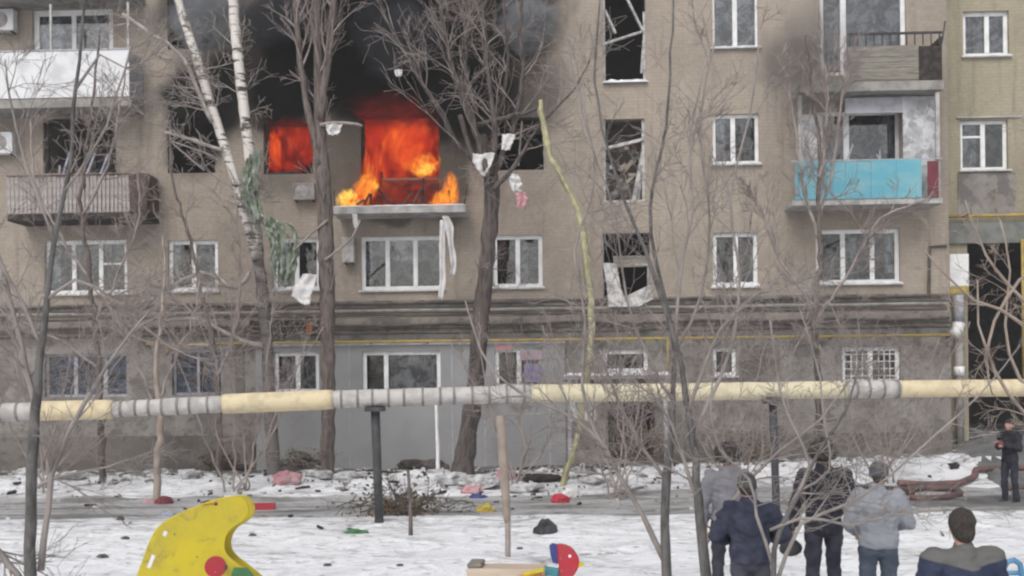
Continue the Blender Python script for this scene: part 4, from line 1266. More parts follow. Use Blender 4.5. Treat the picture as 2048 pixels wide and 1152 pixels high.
# big pollarded tree right of the burning balcony
T = Tree(3)
a = T.path([(925, 935, 48.0), (935, 880, 36.8), (950, 770, 34.4), (962, 640, 33.6), (974, 520, 31.2), (982, 430, 30.4), (984, 370, 32.0), (975, 320, 27.2), (962, 270, 19.2)], 28.6, 16, 0.01, foot=True)
limbs_ = [[(978, 350, 30), (950, 260, 24), (910, 150, 20), (885, 40, 16), (870, -80, 12)],
         [(982, 350, 28), (990, 260, 22), (975, 150, 18), (968, 40, 14), (965, -90, 10)],
         [(985, 360, 28), (1025, 260, 20), (1045, 160, 15), (1040, 50, 12), (1050, -70, 8)],
         [(975, 345, 26), (915, 285, 20), (860, 190, 16), (800, 90, 13), (755, 0, 10), (740, -60, 8)],
         [(985, 380, 22), (1030, 330, 16), (1080, 250, 10), (1140, 190, 7), (1180, 120, 5)],
         [(960, 290, 20), (935, 180, 16), (930, 60, 13), (940, -80, 9)],
         [(970, 330, 18), (1005, 200, 14), (1015, 90, 11), (1000, -60, 8)]]
cfg = dict(wob=0.17, up=0.05, rmin=0.0058, lv=3, n=(8, 5, 3), ratio=0.62, ang=(0.3, 1.0), rmax=0.02)
limbs = [[(x, y, w * 0.52) for x, y, w in pp] for pp in limbs_]
for pp in limbs:
    q = T.path(pp, 28.5 + T.r.uniform(-0.5, 0.5), 7, 0.02)
    T.spawn(q[0], q[1], 10, 1.7, 1, cfg, 0.1, 1.0)
T.spawn(a[0], a[1], 10, 1.2, 1, dict(cfg, up=0.0, ang=(0.7, 1.3)), 0.45, 1.0)
for pp in ([(920, 230, 12), (935, 280, 11), (950, 330, 10)], [(1080, 215, 8), (1010, 235, 9), (955, 250, 10)]):
    T.path(pp, 28.2, 6, 0.02)
T.build('pollarded_tree', 'thick dark trunk forking into dense upright limbs right of the burning balcony', M['bark_d'], M['twig'])

def thin_tree(seed, name, label, paths, Y, trunk_m, twig_m, n=12, L=0.9, cfg=None, t0=0.15, group=None, sides=7):
    T = Tree(seed)
    cfg = cfg or dict(wob=0.12, up=0.04, rmin=0.0028, lv=3, n=(5, 5, 3), ratio=0.62, ang=(0.35, 1.0), rmax=0.011)
    for i, pp in enumerate(paths):
        if i: pp = [(e[0], e[1], e[2] * 0.85, *e[3:]) for e in pp]
        q = T.path(pp, Y, sides if i == 0 else 6, 0.006 if Y < 15 else 0.02, foot=(i == 0), crown=i > 0)
        T.spawn(q[0], q[1], n if i else max(4, n // 2), L, 1, cfg, t0 if i else 0.55, 1.0)
    return T.build(name, label, trunk_m, twig_m, group)

# foreground: slim tree at the left edge
thin_tree(4, 'young_tree', 'slim forked grey tree nearest the left edge of the picture',
          [[(58, 1330, 30.6), (58, 1150, 23.8), (62, 1000, 22.9), (68, 880, 21.2), (75, 780, 18.7), (85, 690, 15.3), (92, 600, 11.9), (108, 480, 10.2), (140, 330, 8.5), (150, 180, 7.6), (165, 60, 6.0), (172, -60, 5.1)],
           [(72, 820, 15), (55, 740, 14), (30, 640, 11), (0, 520, 9), (-40, 420, 7)],
           [(85, 690, 11), (60, 640, 10), (20, 560, 9), (-20, 480, 7)],
           [(82, 1140, 16, 0.05), (96, 1010, 15, 0.0), (105, 950, 14, 0), (140, 860, 13, -0.1), (190, 770, 10, -0.2), (235, 700, 7, -0.3), (300, 620, 5, -0.3)],
           [(75, 975, 11), (110, 955, 9), (180, 940, 6), (240, 925, 4)],
           [(92, 600, 9), (150, 560, 7), (230, 600, 6), (330, 690, 5), (420, 720, 4)],
           [(150, 180, 7), (200, 110, 6), (260, 140, 4), (320, 90, 3)],
           [(108, 480, 7), (70, 380, 6), (30, 250, 5), (10, 120, 4)],
           [(-20, 1090, 16), (20, 1130, 15), (45, 1165, 15)],
           [(130, 380, 7), (190, 300, 6), (230, 200, 5), (262, 90, 4)]],
          10.2, M['bark_fg'], M['twig_fg'], n=9, L=0.62)
# foreground right: two stems in front of the onlookers
thin_tree(5, 'young_tree', 'left of two grey stems in front of the doorway, forking low',
          [[(1340, 1340, 25.2), (1334, 1152, 21.5), (1330, 1050, 19.2), (1333, 960, 17.8), (1338, 900, 14.8), (1345, 800, 11.1), (1350, 700, 9.6), (1320, 560, 8.1), (1300, 420, 6.7), (1330, 250, 5.9), (1345, 60, 4.4), (1350, -60, 3.7)],
           [(1328, 1120, 16.0), (1284, 1029, 14.4), (1235, 945, 12.0), (1207, 890, 10.4), (1145, 837, 8.8), (1070, 800, 8.0), (1015, 768, 7.2), (960, 700, 5.6), (930, 600, 4.0)],
           [(1235, 945, 11), (1190, 860, 9), (1165, 770, 8), (1170, 640, 7), (1150, 500, 6), (1190, 350, 5), (1160, 180, 4)],
           [(1333, 960, 11), (1290, 900, 9), (1240, 810, 7), (1200, 700, 5)],
           [(1340, 720, 9), (1400, 600, 7), (1420, 450, 6), (1400, 260, 5), (1430, 80, 4)],
           [(1345, 800, 9), (1300, 720, 7), (1255, 600, 6), (1230, 430, 5), (1180, 280, 4), (1140, 120, 4)]],
          11.2, M['bark_fg'], M['twig_fg'], n=10, L=0.75)
thin_tree(6, 'young_tree', 'right of two grey stems in front of the doorway, nearer the navy jacket',
          [[(1415, 1330, 25.9), (1410, 1152, 22.3), (1400, 1040, 19.4), (1393, 960, 18.0), (1388, 890, 15.8), (1378, 830, 13.7), (1370, 780, 12.2), (1352, 690, 10.1), (1325, 600, 9.4), (1290, 500, 7.9), (1260, 430, 6.5), (1215, 300, 5.0), (1190, 160, 4.3), (1200, 0, 3.6)],
           [(1411, 1085, 16), (1430, 1058, 14), (1450, 1020, 11), (1500, 960, 9), (1560, 900, 7), (1640, 840, 6), (1700, 760, 4)],
           [(1388, 880, 13), (1420, 800, 11), (1460, 700, 9), (1480, 560, 7), (1460, 400, 6), (1500, 230, 5), (1520, 60, 4)],
           [(1376, 820, 12), (1405, 740, 10), (1440, 660, 8), (1500, 600, 6), (1560, 560, 4)],
           [(1352, 690, 9), (1360, 560, 8), (1385, 420, 7), (1380, 260, 5), (1420, 100, 4)],
           [(1395, 1000, 12), (1370, 930, 10), (1345, 850, 8), (1300, 780, 6)]],
          10.8, M['bark_fg'], M['twig_fg'], n=10, L=0.75)
# shrub in front of the two onlookers on the left: thin tangled stems
thin_tree(7, 'shrub', 'bare tangled shrub reaching across the navy and black jackets',
          [[(1560, 1330, 16), (1545, 1150, 13), (1560, 1060, 11), (1600, 980, 9), (1640, 900, 7), (1690, 820, 5), (1720, 720, 4)],
           [(1555, 1160, 11), (1600, 1050, 9), (1690, 1010, 8), (1780, 950, 6), (1870, 870, 6), (1960, 790, 4), (2040, 690, 3)],
           [(1545, 1130, 9), (1510, 1030, 8), (1500, 960, 7), (1440, 900, 6), (1420, 820, 5), (1430, 720, 4)],
           [(1540, 1060, 8), (1600, 1035, 8), (1700, 1050, 7), (1800, 1030, 5), (1900, 1020, 4)],
           [(1580, 1010, 8), (1620, 930, 7), (1590, 860, 6), (1560, 780, 5), (1540, 640, 4)],
           [(1600, 980, 7), (1660, 940, 6), (1650, 860, 5), (1640, 760, 4), (1600, 620, 3)]],
          9.6, M['bark_fg'], M['twig_fg'], n=11, L=0.5, cfg=dict(wob=0.14, up=0.02, rmin=0.0026, lv=3, n=(6, 5, 3), ratio=0.62, ang=(0.4, 1.2), rmax=0.009))
# tree whose trunk stands just outside the right edge, its twigs in front of the passage
thin_tree(8, 'young_tree', 'pale bare twigs hanging in from the right edge before the dark passage',
          [[(2170, 1400, 34), (2160, 1150, 28), (2140, 900, 24), (2120, 700, 20), (2110, 500, 15), (2090, 300, 10), (2080, 100, 7)],
           [(2125, 720, 12), (2060, 660, 9), (2000, 620, 8), (1950, 600, 7), (1900, 560, 5), (1850, 500, 4)],
           [(2120, 640, 11), (2050, 600, 8), (1990, 540, 7), (1960, 480, 5), (1930, 400, 4)],
           [(2110, 520, 9), (2040, 560, 8), (1990, 640, 7), (1975, 720, 6), (1985, 790, 4)],
           [(2140, 880, 11), (2050, 830, 8), (1990, 740, 7), (1960, 650, 5), (1955, 560, 4)],
           [(2130, 800, 10), (2040, 760, 8), (2010, 650, 6), (2020, 540, 5), (2000, 440, 4)]],
          11.6, M['bark_fg'], M['twig_p'], n=4, L=0.42)
# thin tree by the right-hand balconies: brush of upright pinkish twigs
thin_tree(9, 'young_tree', 'slender tree with reddish brush of twigs before the right-hand balconies',
          [[(1640, 925, 17), (1638, 800, 15), (1630, 650, 13), (1640, 500, 11), (1635, 400, 9), (1640, 300, 8), (1625, 180, 6), (1612, 70, 4)],
           [(1638, 480, 8), (1610, 380, 7), (1590, 260, 6), (1575, 150, 4)],
           [(1638, 440, 8), (1665, 340, 7), (1680, 240, 6), (1690, 150, 4)],
           [(1632, 640, 8), (1700, 540, 7), (1760, 440, 6), (1860, 400, 4)],
           [(1632, 620, 8), (1560, 520, 6), (1530, 440, 5), (1500, 380, 4)],
           [(1638, 380, 8), (1650, 280, 7), (1655, 180, 5), (1640, 90, 4)]],
          27.3, M['bark'], M['twig'], n=15, L=1.0, cfg=dict(wob=0.10, up=0.1, rmin=0.0062, lv=3, n=(6, 5, 4), ratio=0.6, ang=(0.25, 0.85), rmax=0.02))
# pale sapling on the left strip and thin ones on the yard
thin_tree(10, 'sapling', 'thin pale sapling standing on the snow strip left of the birch',
          [[(314, 1000, 15), (317, 900, 15), (320, 820, 13), (312, 740, 10), (318, 660, 8), (330, 560, 6), (325, 470, 4)],
           [(316, 840, 6), (290, 760, 5), (255, 690, 4), (230, 620, 4)],
           [(318, 800, 6), (350, 720, 5), (385, 640, 4), (400, 560, 4)]], 24.6, M['twig_p'], M['twig'], n=9, L=0.8, cfg=dict(wob=0.11, up=0.05, rmin=0.0055, lv=3, n=(5, 5, 4), ratio=0.6, ang=(0.3, 0.9), rmax=0.016))
# fill: trees along the left part of the strip whose twigs veil the lower windows
thin_tree(12, 'young_tree', 'bare twiggy tree between the pale sapling and the birch',
          [[(438, 940, 13), (436, 830, 12), (430, 720, 11), (405, 600, 9), (380, 480, 7), (350, 380, 5), (340, 280, 4)],
           [(434, 760, 8), (470, 650, 7), (480, 540, 5), (470, 420, 4)],
           [(420, 660, 7), (350, 600, 6), (270, 590, 5), (190, 620, 4)],
           [(425, 690, 7), (340, 690, 6), (250, 660, 5), (180, 560, 4)]], 28.4, M['bark'], M['twig'], n=12, L=1.1, cfg=dict(wob=0.13, up=0.03, rmin=0.0062, lv=3, n=(6, 5, 4), ratio=0.6, ang=(0.4, 1.1), rmax=0.02))
thin_tree(13, 'young_tree', 'bare twiggy tree in front of the slatted balcony on the far left',
          [[(205, 950, 14), (200, 800, 13), (190, 650, 11), (175, 520, 9), (160, 400, 8), (175, 280, 6), (190, 160, 5), (200, 60, 4)],
           [(192, 640, 8), (240, 540, 7), (280, 430, 6), (270, 320, 4)],
           [(180, 560, 8), (120, 470, 6), (70, 360, 5), (60, 240, 4)],
           [(165, 430, 7), (215, 330, 6), (240, 210, 5), (255, 120, 4)],
           [(198, 740, 7), (120, 680, 6), (50, 660, 5), (-20, 600, 4)]], 28.0, M['bark'], M['twig'], n=12, L=1.1, cfg=dict(wob=0.13, up=0.04, rmin=0.0062, lv=3, n=(6, 5, 4), ratio=0.6, ang=(0.4, 1.1), rmax=0.02))

# fine pale shrubs: a tangle of thin twigs across the lower facade
fine = dict(wob=0.14, up=0.02, rmin=0.0042, lv=3, n=(6, 6, 4), ratio=0.62, ang=(0.35, 1.1), rmax=0.009)
def tangle(seed, label, cx, base_y, top_y, spread, Y, k=7, n=9, L=1.0, m='twig'):
    r = random.Random(seed)
    paths = []
    for i in range(k):
        x1 = cx + spread * (2 * i / (k - 1) - 1) * r.uniform(0.7, 1.1)
        y1 = top_y + r.uniform(0, 0.35) * (base_y - top_y)
        x0 = cx + r.uniform(-12, 12)
        xm = x0 + (x1 - x0) * 0.35 + r.uniform(-15, 15)
        paths.append([(x0 + r.uniform(-25, 25), base_y + r.uniform(-6, 6), 5), (xm, base_y + (y1 - base_y) * 0.3, 4), (x0 + (x1 - x0) * 0.6 + r.uniform(-20, 20), base_y + (y1 - base_y) * 0.65, 3.2), (x1, y1, 2.4)])
    return thin_tree(seed, 'shrub', label, paths, Y, M['twig_fg'], M[m], n=n, L=L, cfg=fine, group='bare shrubs in the yard')
tangle(41, 'fine bare shrub before the entrance, its twigs over the pipe', 1230, 1000, 620, 170, 23.8)
tangle(42, 'fine bare shrub right of the two grey stems, twigs over the small window', 1470, 985, 600, 190, 24.2)
tangle(43, 'fine bare shrub behind the grey sweatshirt, twigs before the grilled window', 1760, 965, 600, 170, 25.6)
tangle(44, 'fine bare shrub at the left edge behind the pipe', 90, 975, 580, 170, 26.0)
tangle(45, 'fine bare shrub between the pale sapling and the brush pile', 480, 985, 560, 200, 26.2)
tangle(46, 'fine bare shrub before the middle of the grey cladding', 1040, 985, 640, 130, 26.0, 6, 7)

# pale pole with wrapping, thin stake
def pole(name, label, pix, Y, m, cat='pole', wrap=None):
    T = Tree(77)
    P, Q = T.path(pix, Y, 9, 0.004, foot=True)
    base = Vector((P[0].x, P[0].y, ground_h(P[0].x, P[0].y)))
    t = empty(name, base); tag(t, label, cat)
    for mb, nm in ((T.t, 'pole'),):
        for i, p in enumerate(mb.v): mb.v[i] = p - base
        link(nm, mesh_pydata(nm, mb.v, mb.f, True), m, t)
    if wrap:
        mb = MB(); pts = [at(x, y, Y) - base for x, y, w in wrap]
        mb.tube(pts, [w / 2 * Y / FPX * (1 + 0.1 * mnoise.noise(Vector((i, 2, 2)))) for i, (x, y, w) in enumerate(wrap)], 10)
        mb.build('wrapping', M['twig_p'], t, smooth=True)
    return t
pole('wrapped_sapling', 'pale wrapped sapling stem standing alone in the middle of the yard', [(1016, 1118, 11), (1014, 1040, 12), (1010, 960, 13), (1002, 840, 14)], FPX / 137.0, M['twig'], 'sapling',
     [(1015, 1045, 12), (1013, 1030, 17), (1012, 1000, 16), (1010, 970, 20), (1008, 940, 18), (1006, 910, 20), (1004, 880, 17), (1003, 860, 19), (999, 832, 15)])
pole('stake', 'short thin dark stake in the snow right of the black post', [(822, 1070, 9), (819, 1000, 7), (816, 940, 6)], FPX / 119.0, M['bark'], 'stake')
pole('stake', 'thin white upright rod leaning against the grey cladding', [(876, 928, 8), (874, 870, 7), (872, 800, 6)], 29.9, M['white'], 'stake')

# ================================================================== BLOWN-OUT THINGS AND LITTER
def world_cloth(name, label, cat, pix, Y, m, nu=8, nv=14, crumple=0.05, thick=0.008, seed=0, group=None):
    """a crumpled hanging cloth: pix = rows of (xl, xr, y) down the cloth"""
    rows = []
    for j in range(nv + 1):
        t = j / nv * (len(pix) - 1)
        i = min(int(t), len(pix) - 2); f = t - i
        a, b = pix[i], pix[i + 1]
        xl, xr, y = (a[k] + (b[k] - a[k]) * f for k in range(3))
        row = []
        for k in range(nu + 1):
            s = k / nu
            p = at(xl + (xr - xl) * s, y, Y)
            q = Vector((s * 3 + seed, j * 0.4, seed))
            p += Vector((mnoise.noise(q) * crumple * 0.6, (mnoise.noise(q + Vector((9, 0, 0))) + 0.5 * math.sin(s * 9 + j * 0.3)) * crumple * 1.6, mnoise.noise(q + Vector((0, 9, 0))) * crumple * 0.5))
            row.append(p)
        rows.append(row)
    base = rows[-1][nu // 2].copy()
    mb = MB(); mb.sheet([[p - base for p in r] for r in rows])
    o = mb.build(name, m, None, smooth=True, solid=thick, loc=base)
    return tag(o, label, cat, group)
def ragged_cloth(label, pix, Y, m, n, seed):
    """torn netting: many overlapping ragged strips of one cloth"""
    r = random.Random(seed)
    mb = MB()
    base = at(pix[-1][0], pix[-1][2], Y)
    for s in range(n):
        f0 = r.uniform(0.0, 0.9); t0 = r.uniform(0.0, 0.55); t1 = min(1.0, t0 + r.uniform(0.2, 0.5))
        w = r.uniform(4, 11)
        rows = []
        for j in range(9):
            t = (t0 + (t1 - t0) * j / 8) * (len(pix) - 1)
            i = min(int(t), len(pix) - 2); f = t - i
            xl, xr, y = (pix[i][k] + (pix[i + 1][k] - pix[i][k]) * f for k in range(3))
            x = xl + (xr - xl) * f0 + r.uniform(-2.5, 2.5)
            ww = w * (1 - 0.7 * abs(j / 4 - 1) ** 2) * r.uniform(0.7, 1.2)
            dy = r.uniform(-0.06, 0.06) + (s % 5) * 0.03
            rows.append([at(x + ww * k, y + r.uniform(-2, 2), Y + dy + 0.05 * math.sin(k * 5 + j)) - base for k in (-0.5, 0.0, 0.5)])
        mb.sheet(rows)
    o = mb.build('torn_cloth', m, None, smooth=True, solid=0.004, loc=base)
    return tag(o, label, 'cloth')
ragged_cloth('ragged green cloth caught high on the birch stem beside the fire window', [(496, 520, 296), (484, 518, 340), (482, 522, 385), (496, 530, 430), (505, 535, 470)], 28.95, M['green'], 26, 5)
ragged_cloth('larger ragged green cloth hanging between the birch and the brown trunk', [(515, 550, 425), (530, 598, 452), (542, 606, 485), (542, 604, 520), (548, 596, 550), (556, 582, 575)], 28.85, M['green'], 44, 6)
world_cloth('paper_sheet', 'white crumpled sheet hanging below the green cloth', 'sheet', [(606, 634, 548), (588, 630, 570), (582, 622, 592), (606, 620, 610)], 28.7, M['fabric_w'], crumple=0.05, seed=6)
world_cloth('paper_sheet', 'large white scrap stuck in the fork of the thick dark trunk', 'sheet', [(945, 990, 306), (946, 984, 325), (955, 978, 340), (964, 972, 352)], 28.0, M['fabric_w'], crumple=0.06, seed=8)
world_cloth('paper_sheet', 'small cream scrap above the fork of the thick dark trunk', 'sheet', [(1005, 1030, 268), (1003, 1026, 285), (1003, 1020, 300)], 28.0, M['fabric_w'], crumple=0.04, seed=9)
world_cloth('paper_sheet', 'white scrap right of the fork of the thick dark trunk', 'sheet', [(1014, 1036, 348), (1020, 1044, 366), (1026, 1044, 384)], 28.0, M['fabric_w'], crumple=0.06, seed=10)
world_cloth('torn_cloth', 'small pink rag hanging under the white scrap right of the trunk', 'cloth', [(1030, 1050, 384), (1032, 1056, 400), (1036, 1050, 418)], 28.0, M['pink'], crumple=0.05, seed=11)
world_cloth('paper_sheet', 'white scrap on the brown trunk just left of the burning balcony opening', 'sheet', [(652, 684, 248), (652, 682, 260), (658, 676, 270)], 28.6, M['fabric_w'], crumple=0.06, seed=12)
world_cloth('paper_sheet', 'tiny white scrap in the twigs before the black smoke', 'sheet', [(789, 804, 139), (789, 804, 146), (792, 802, 153)], 27.4, M['fabric_w'], crumple=0.02, seed=13)
world_cloth('torn_cloth', 'long white torn curtain hanging from the right end of the burning balcony', 'cloth', [(884, 896, 432), (890, 906, 450), (896, 908, 490), (902, 914, 530), (900, 910, 552)], 30.1, M['fabric_w'], crumple=0.06, seed=14)
world_cloth('torn_cloth', 'narrow white strip hanging beside the three-pane window under the fire', 'cloth', [(880, 890, 440), (878, 890, 500), (880, 892, 560), (876, 886, 600)], 30.3, M['fabric_w'], crumple=0.03, seed=15)
world_cloth('torn_cloth', 'short pale strip hanging from the left end of the burning balcony', 'cloth', [(704, 714, 428), (706, 716, 445), (708, 714, 456)], 30.2, M['fabric_w'], crumple=0.02, seed=16)

# long yellow strip hanging down from a branch
pts = [(1080, 200, 9), (1082, 225, 15), (1092, 270, 14), (1098, 310, 15), (1118, 345, 12), (1140, 385, 12), (1158, 425, 14), (1168, 480, 17), (1174, 540, 20), (1184, 600, 17), (1184, 660, 15), (1178, 720, 16), (1174, 770, 16), (1166, 820, 15), (1156, 870, 14), (1140, 920, 14), (1128, 960, 14), (1120, 990, 12)]
P3 = [(at(x, y, 27.6 - 0.00125 * y), w / 2 * 27.0 / FPX) for x, y, w in pts]
base = P3[-1][0].copy()
P = []
for i in range(len(P3) - 1):
    for k in range(4):
        t = k / 4
        P.append((P3[i][0].lerp(P3[i + 1][0], t), P3[i][1] + (P3[i + 1][1] - P3[i][1]) * t))
P.append(P3[-1])
mb = MB()
n_ = 9
mb.tube([p - base + Vector((0.012 * math.sin(i * 1.3), 0.02 * math.sin(i * 0.7), 0)) for i, (p, w) in enumerate(P)], [w * (1 + 0.28 * mnoise.noise(Vector((i * 0.45, 5, 1)))) for i, (p, w) in enumerate(P)], n_)
for i in range(len(P)):     # wrung, creased cloth
    for k in range(n_):
        v_ = mb.v[i * n_ + k]
        c_ = P[i][0] - base
        f_ = 0.72 + 0.3 * math.sin(k * 2.1 + i * 0.42) + 0.25 * mnoise.noise(v_ * 7)
        mb.v[i * n_ + k] = c_ + (v_ - c_) * f_
tag(mb.build('hanging_strip', M['hose_y'], None, smooth=True, loc=base), 'long yellow cloth strip hanging from a branch down past the pipe', 'cloth strip')

def ground_at(px, py):
    """where a picture ray meets the yard"""
    dx, dz = ray(px, py)
    lo, hi = 6.0, 31.5
    for _ in range(60):
        m = (lo + hi) / 2
        if CAMH + dz * m > ground_h(dx * m, m): lo = m
        else: hi = m
    return Vector((dx * lo, lo, ground_h(dx * lo, lo)))

def lump(name, label, cat, px, py, wpx, hpx, m, seed, group=None, flat=1.0, ang=0.0):
    """a crumpled thing lying on the snow, base at the picture point"""
    p = ground_at(px, py)
    s = FPX / p.y
    w, h = wpx / s, hpx / s
    bm = bmesh.new()
    bmesh.ops.create_icosphere(bm, subdivisions=3, radius=1.0)
    for v in bm.verts:
        n = mnoise.noise(v.co * 1.3 + Vector((seed, 0, 0))) * 0.45 + mnoise.noise(v.co * 3.1 + Vector((0, seed, 0))) * 0.28
        c = v.co * (1 + n)
        v.co = Vector((c.x * w / 2, c.y * w / 2 * 0.7 * flat, max(-0.04, c.z * h * 0.62 + h * 0.38)))
    me = bpy.data.meshes.new(name)
    bm.to_mesh(me); bm.free()
    o = link(name, me, m, None, p)
    o.rotation_euler.z = ang
    return tag(o, label, cat, group)
def plank(name, label, px, py, L, w, h, rz, m, tilt=0.06, group='loose boards by the wall', cat='board'):
    p = ground_at(px, py)
    o = MB().box(-L / 2, L / 2, -w / 2, w / 2, 0, h).build(name, m, None, bevel=0.006, loc=p + Vector((0, 0, 0.03)))
    o.rotation_euler = (rnd.uniform(-0.08, 0.08), tilt, rz)
    return tag(o, label, cat, group)
lump('litter_cloth', 'pink cloth heap on the snow near the birch foot', 'cloth', 572, 966, 58, 24, M['pink'], 1.0)
lump('litter_cloth', 'red rag on the snow by the foot of the pale sapling', 'cloth', 328, 1010, 34, 20, M['red'], 2.0)
lump('litter_cloth', 'small dull red scrap on the road edge left of the pale sapling', 'cloth', 296, 1008, 26, 10, M['pink'], 2.7)
plank('litter_plank', 'red plank lying on the road just behind the yellow rider', 520, 1022, 0.62, 0.16, 0.13, 0.1, M['pg_red'], 0.0, None)
lump('litter_cloth', 'red bundle on the road below the yellow strip', 'cloth', 1120, 1008, 36, 20, M['pg_red'], 4.0)
lump('litter_cloth', 'white and pinkish rag beside the red bundle on the road', 'cloth', 1142, 996, 34, 20, M['fabric_w'], 4.6)
lump('litter_cloth', 'faded pink rag on the snowbank right of the brush pile', 'cloth', 944, 986, 40, 16, M['pink'], 5.0)
lump('litter_scrap', 'blue scrap on the road edge below the pink rag', 'scrap', 956, 998, 34, 10, M['pg_blue'], 6.0)
lump('litter_scrap', 'yellow scrap on the road right of the blue one', 'scrap', 972, 1026, 34, 18, M['yellow_litter'], 7.0)
lump('refuse_bag', 'black refuse bag lying on the snow right of the wrapped stem', 'bag', 1090, 1066, 40, 26, M['black_bag'], 8.0)
lump('litter_scrap', 'dull green flat scrap on the snow left of the black post', 'scrap', 712, 1066, 48, 8, M['pg_green'], 9.0)
lump('litter_scrap', 'lilac scrap on the snow above the yellow rider', 'scrap', 336, 1032, 26, 9, M['curtain_blue'], 9.6)
lump('litter_cloth', 'reddish rag at the wrapped stem behind the yard', 'cloth', 1012, 962, 34, 28, M['pink'], 10.0)
for i, (px, py, w, h) in enumerate(((378, 955, 40, 26), (640, 955, 46, 22), (700, 957, 52, 22), (905, 968, 60, 36), (960, 975, 76, 40), (1050, 984, 60, 30), (1190, 968, 50, 22), (60, 950, 60, 22), (140, 955, 60, 16))):
    lump('snow_heap', ('dirty snow heap ' + ['left of the birch foot', 'at the foot of the brown trunk', 'left of the black post', 'right of the brush pile, smaller', 'right of the brush pile, larger', 'behind the wrapped stem', 'in front of the entrance', 'at the left edge by the plinth', 'by the plinth left of the pale sapling'][i]), 'snow heap', px, py, w * 1.15, h * 0.62, M['dirty_snow'], 20.0 + i * 1.7, 'snow heaps along the house')
for i, (px, py, w, h) in enumerate(((505, 1072, 14, 8), (250, 1078, 16, 8), (205, 1115, 22, 10), (700, 1060, 10, 5), (655, 1132, 16, 9), (800, 1132, 14, 7), (1040, 1098, 14, 6), (240, 1040, 16, 12))):
    lump('frozen_clod', 'small dark clod on the snow ' + ['above right of the yellow rider', 'left of the yellow rider top', 'at the lower left beyond the forked tree', 'right by the green flat scrap', 'low in the middle, left one', 'low in the middle, right one', 'just left of the wrapped stem foot', 'on the near road edge at left'][i], 'clod', px, py, w, h * 0.7, M['bark_fg'], 40 + i * 2.2, 'clods lying on the snow')
for i, (px, py, L, rz, mm) in enumerate(((1060, 940, 1.3, 0.3, 'charred'), (1085, 950, 1.1, -0.2, 'slat'), (1115, 934, 1.2, 0.15, 'board'), (1040, 955, 0.9, 0.6, 'charred'), (1180, 950, 1.4, -0.35, 'slat'), (1210, 975, 1.2, 0.5, 'fabric_w'), (780, 948, 1.2, 0.1, 'charred'), (1260, 985, 1.3, 0.9, 'board'))):
    plank('loose_board', ['charred board leaning out of the rubble right of the thick trunk', 'grey board on top of the rubble by the cladding', 'weathered board nearest the end of the cladding', 'short charred board beside the wrapped stem', 'grey board in front of the entrance', 'white board on the snow before the entrance', 'charred board at the foot of the cladding', 'weathered board on the road before the doorway'][i], px, py, L, 0.14, 0.05, rz, M[mm], rnd.uniform(-0.2, 0.2))
for i, (px, py, w, h, mm) in enumerate(((610, 940, 70, 34, 'bark_d'), (560, 940, 30, 22, 'charred'), (830, 936, 60, 28, 'charred'), (870, 940, 44, 34, 'bark_d'), (1085, 962, 66, 24, 'charred'), (480, 932, 40, 18, 'charred'))):
    lump('rubble_heap', ['dark rubble heap between the birch and the brown trunk', 'small charred heap at the birch foot', 'charred heap at the foot of the cladding', 'dark rubble heap left of the thick trunk', 'charred heap right of the wrapped stem', 'low charred heap at the left end of the cladding'][i], 'rubble heap', px, py, w * 1.15, h * 0.6, M[mm], 60 + i * 3.1, 'rubble heaps along the house')

def brush(name, label, px, py, wpx, hpx, count, m, seed, cat='brush pile'):
    """a heap of bare branches"""
    p = ground_at(px, py)
    s = FPX / p.y
    w, h = wpx / s, hpx / s
    T = Tree(seed)
    cfg = dict(wob=0.16, up=-0.02, rmin=0.006, lv=2, n=(5, 3, 2), ratio=0.55, ang=(0.4, 1.2), rmax=0.02)
    for i in range(count):
        q = Vector((T.r.gauss(0, 0.26) * w, T.r.gauss(0, 0.2) * w * 0.6, T.r.uniform(0.0, 0.35) * h))
        d = Vector((T.r.gauss(0, 1), T.r.gauss(0, 0.7), abs(T.r.gauss(0, 0.55))))
        T.branch(q, d, T.r.uniform(0.25, 0.55) * w * 0.7, 0.014, 1, cfg)
    o = empty(name, p); tag(o, label, cat)
    link('branches', mesh_pydata('branches', T.c.v, T.c.f, True), m, o)['kind'] = 'stuff'
    # withered leaves still on the twigs
    mb = MB()
    for i in range(500):
        c = Vector((T.r.gauss(0, 0.2) * w, T.r.gauss(0, 0.2) * w * 0.6, abs(T.r.gauss(0.25, 0.2)) * h))
        a, b = T.rv().normalized() * 0.05, T.rv().normalized() * 0.035
        k = len(mb.v); mb.v += [c - a, c + b, c + a, c - b]; mb.f.append((k, k + 1, k + 2, k + 3))
    lf = link('withered_leaves', mesh_pydata('withered_leaves', mb.v, mb.f), M['leafy'], o)
    lf['kind'] = 'stuff'
    return o
brush('brush_pile', 'heap of cut branches with withered leaves at the foot of the black post', 800, 1030, 210, 78, 60, M['twig_d'], 31)
brush('shrub', 'low dark bush at the wall just left of the grey cladding', 440, 930, 90, 60, 26, M['twig_d'], 32, 'shrub')
brush('shrub', 'low dark bush at the wall between the birch and the brown trunk', 600, 940, 80, 60, 24, M['twig_d'], 33, 'shrub')
brush('shrub', 'bare bush before the dark entrance doorway', 1275, 930, 150, 130, 40, M['twig_fg'], 34, 'shrub')
brush('shrub', 'bare bush right of the doorway behind the onlookers', 1500, 925, 150, 100, 34, M['twig_fg'], 35, 'shrub')

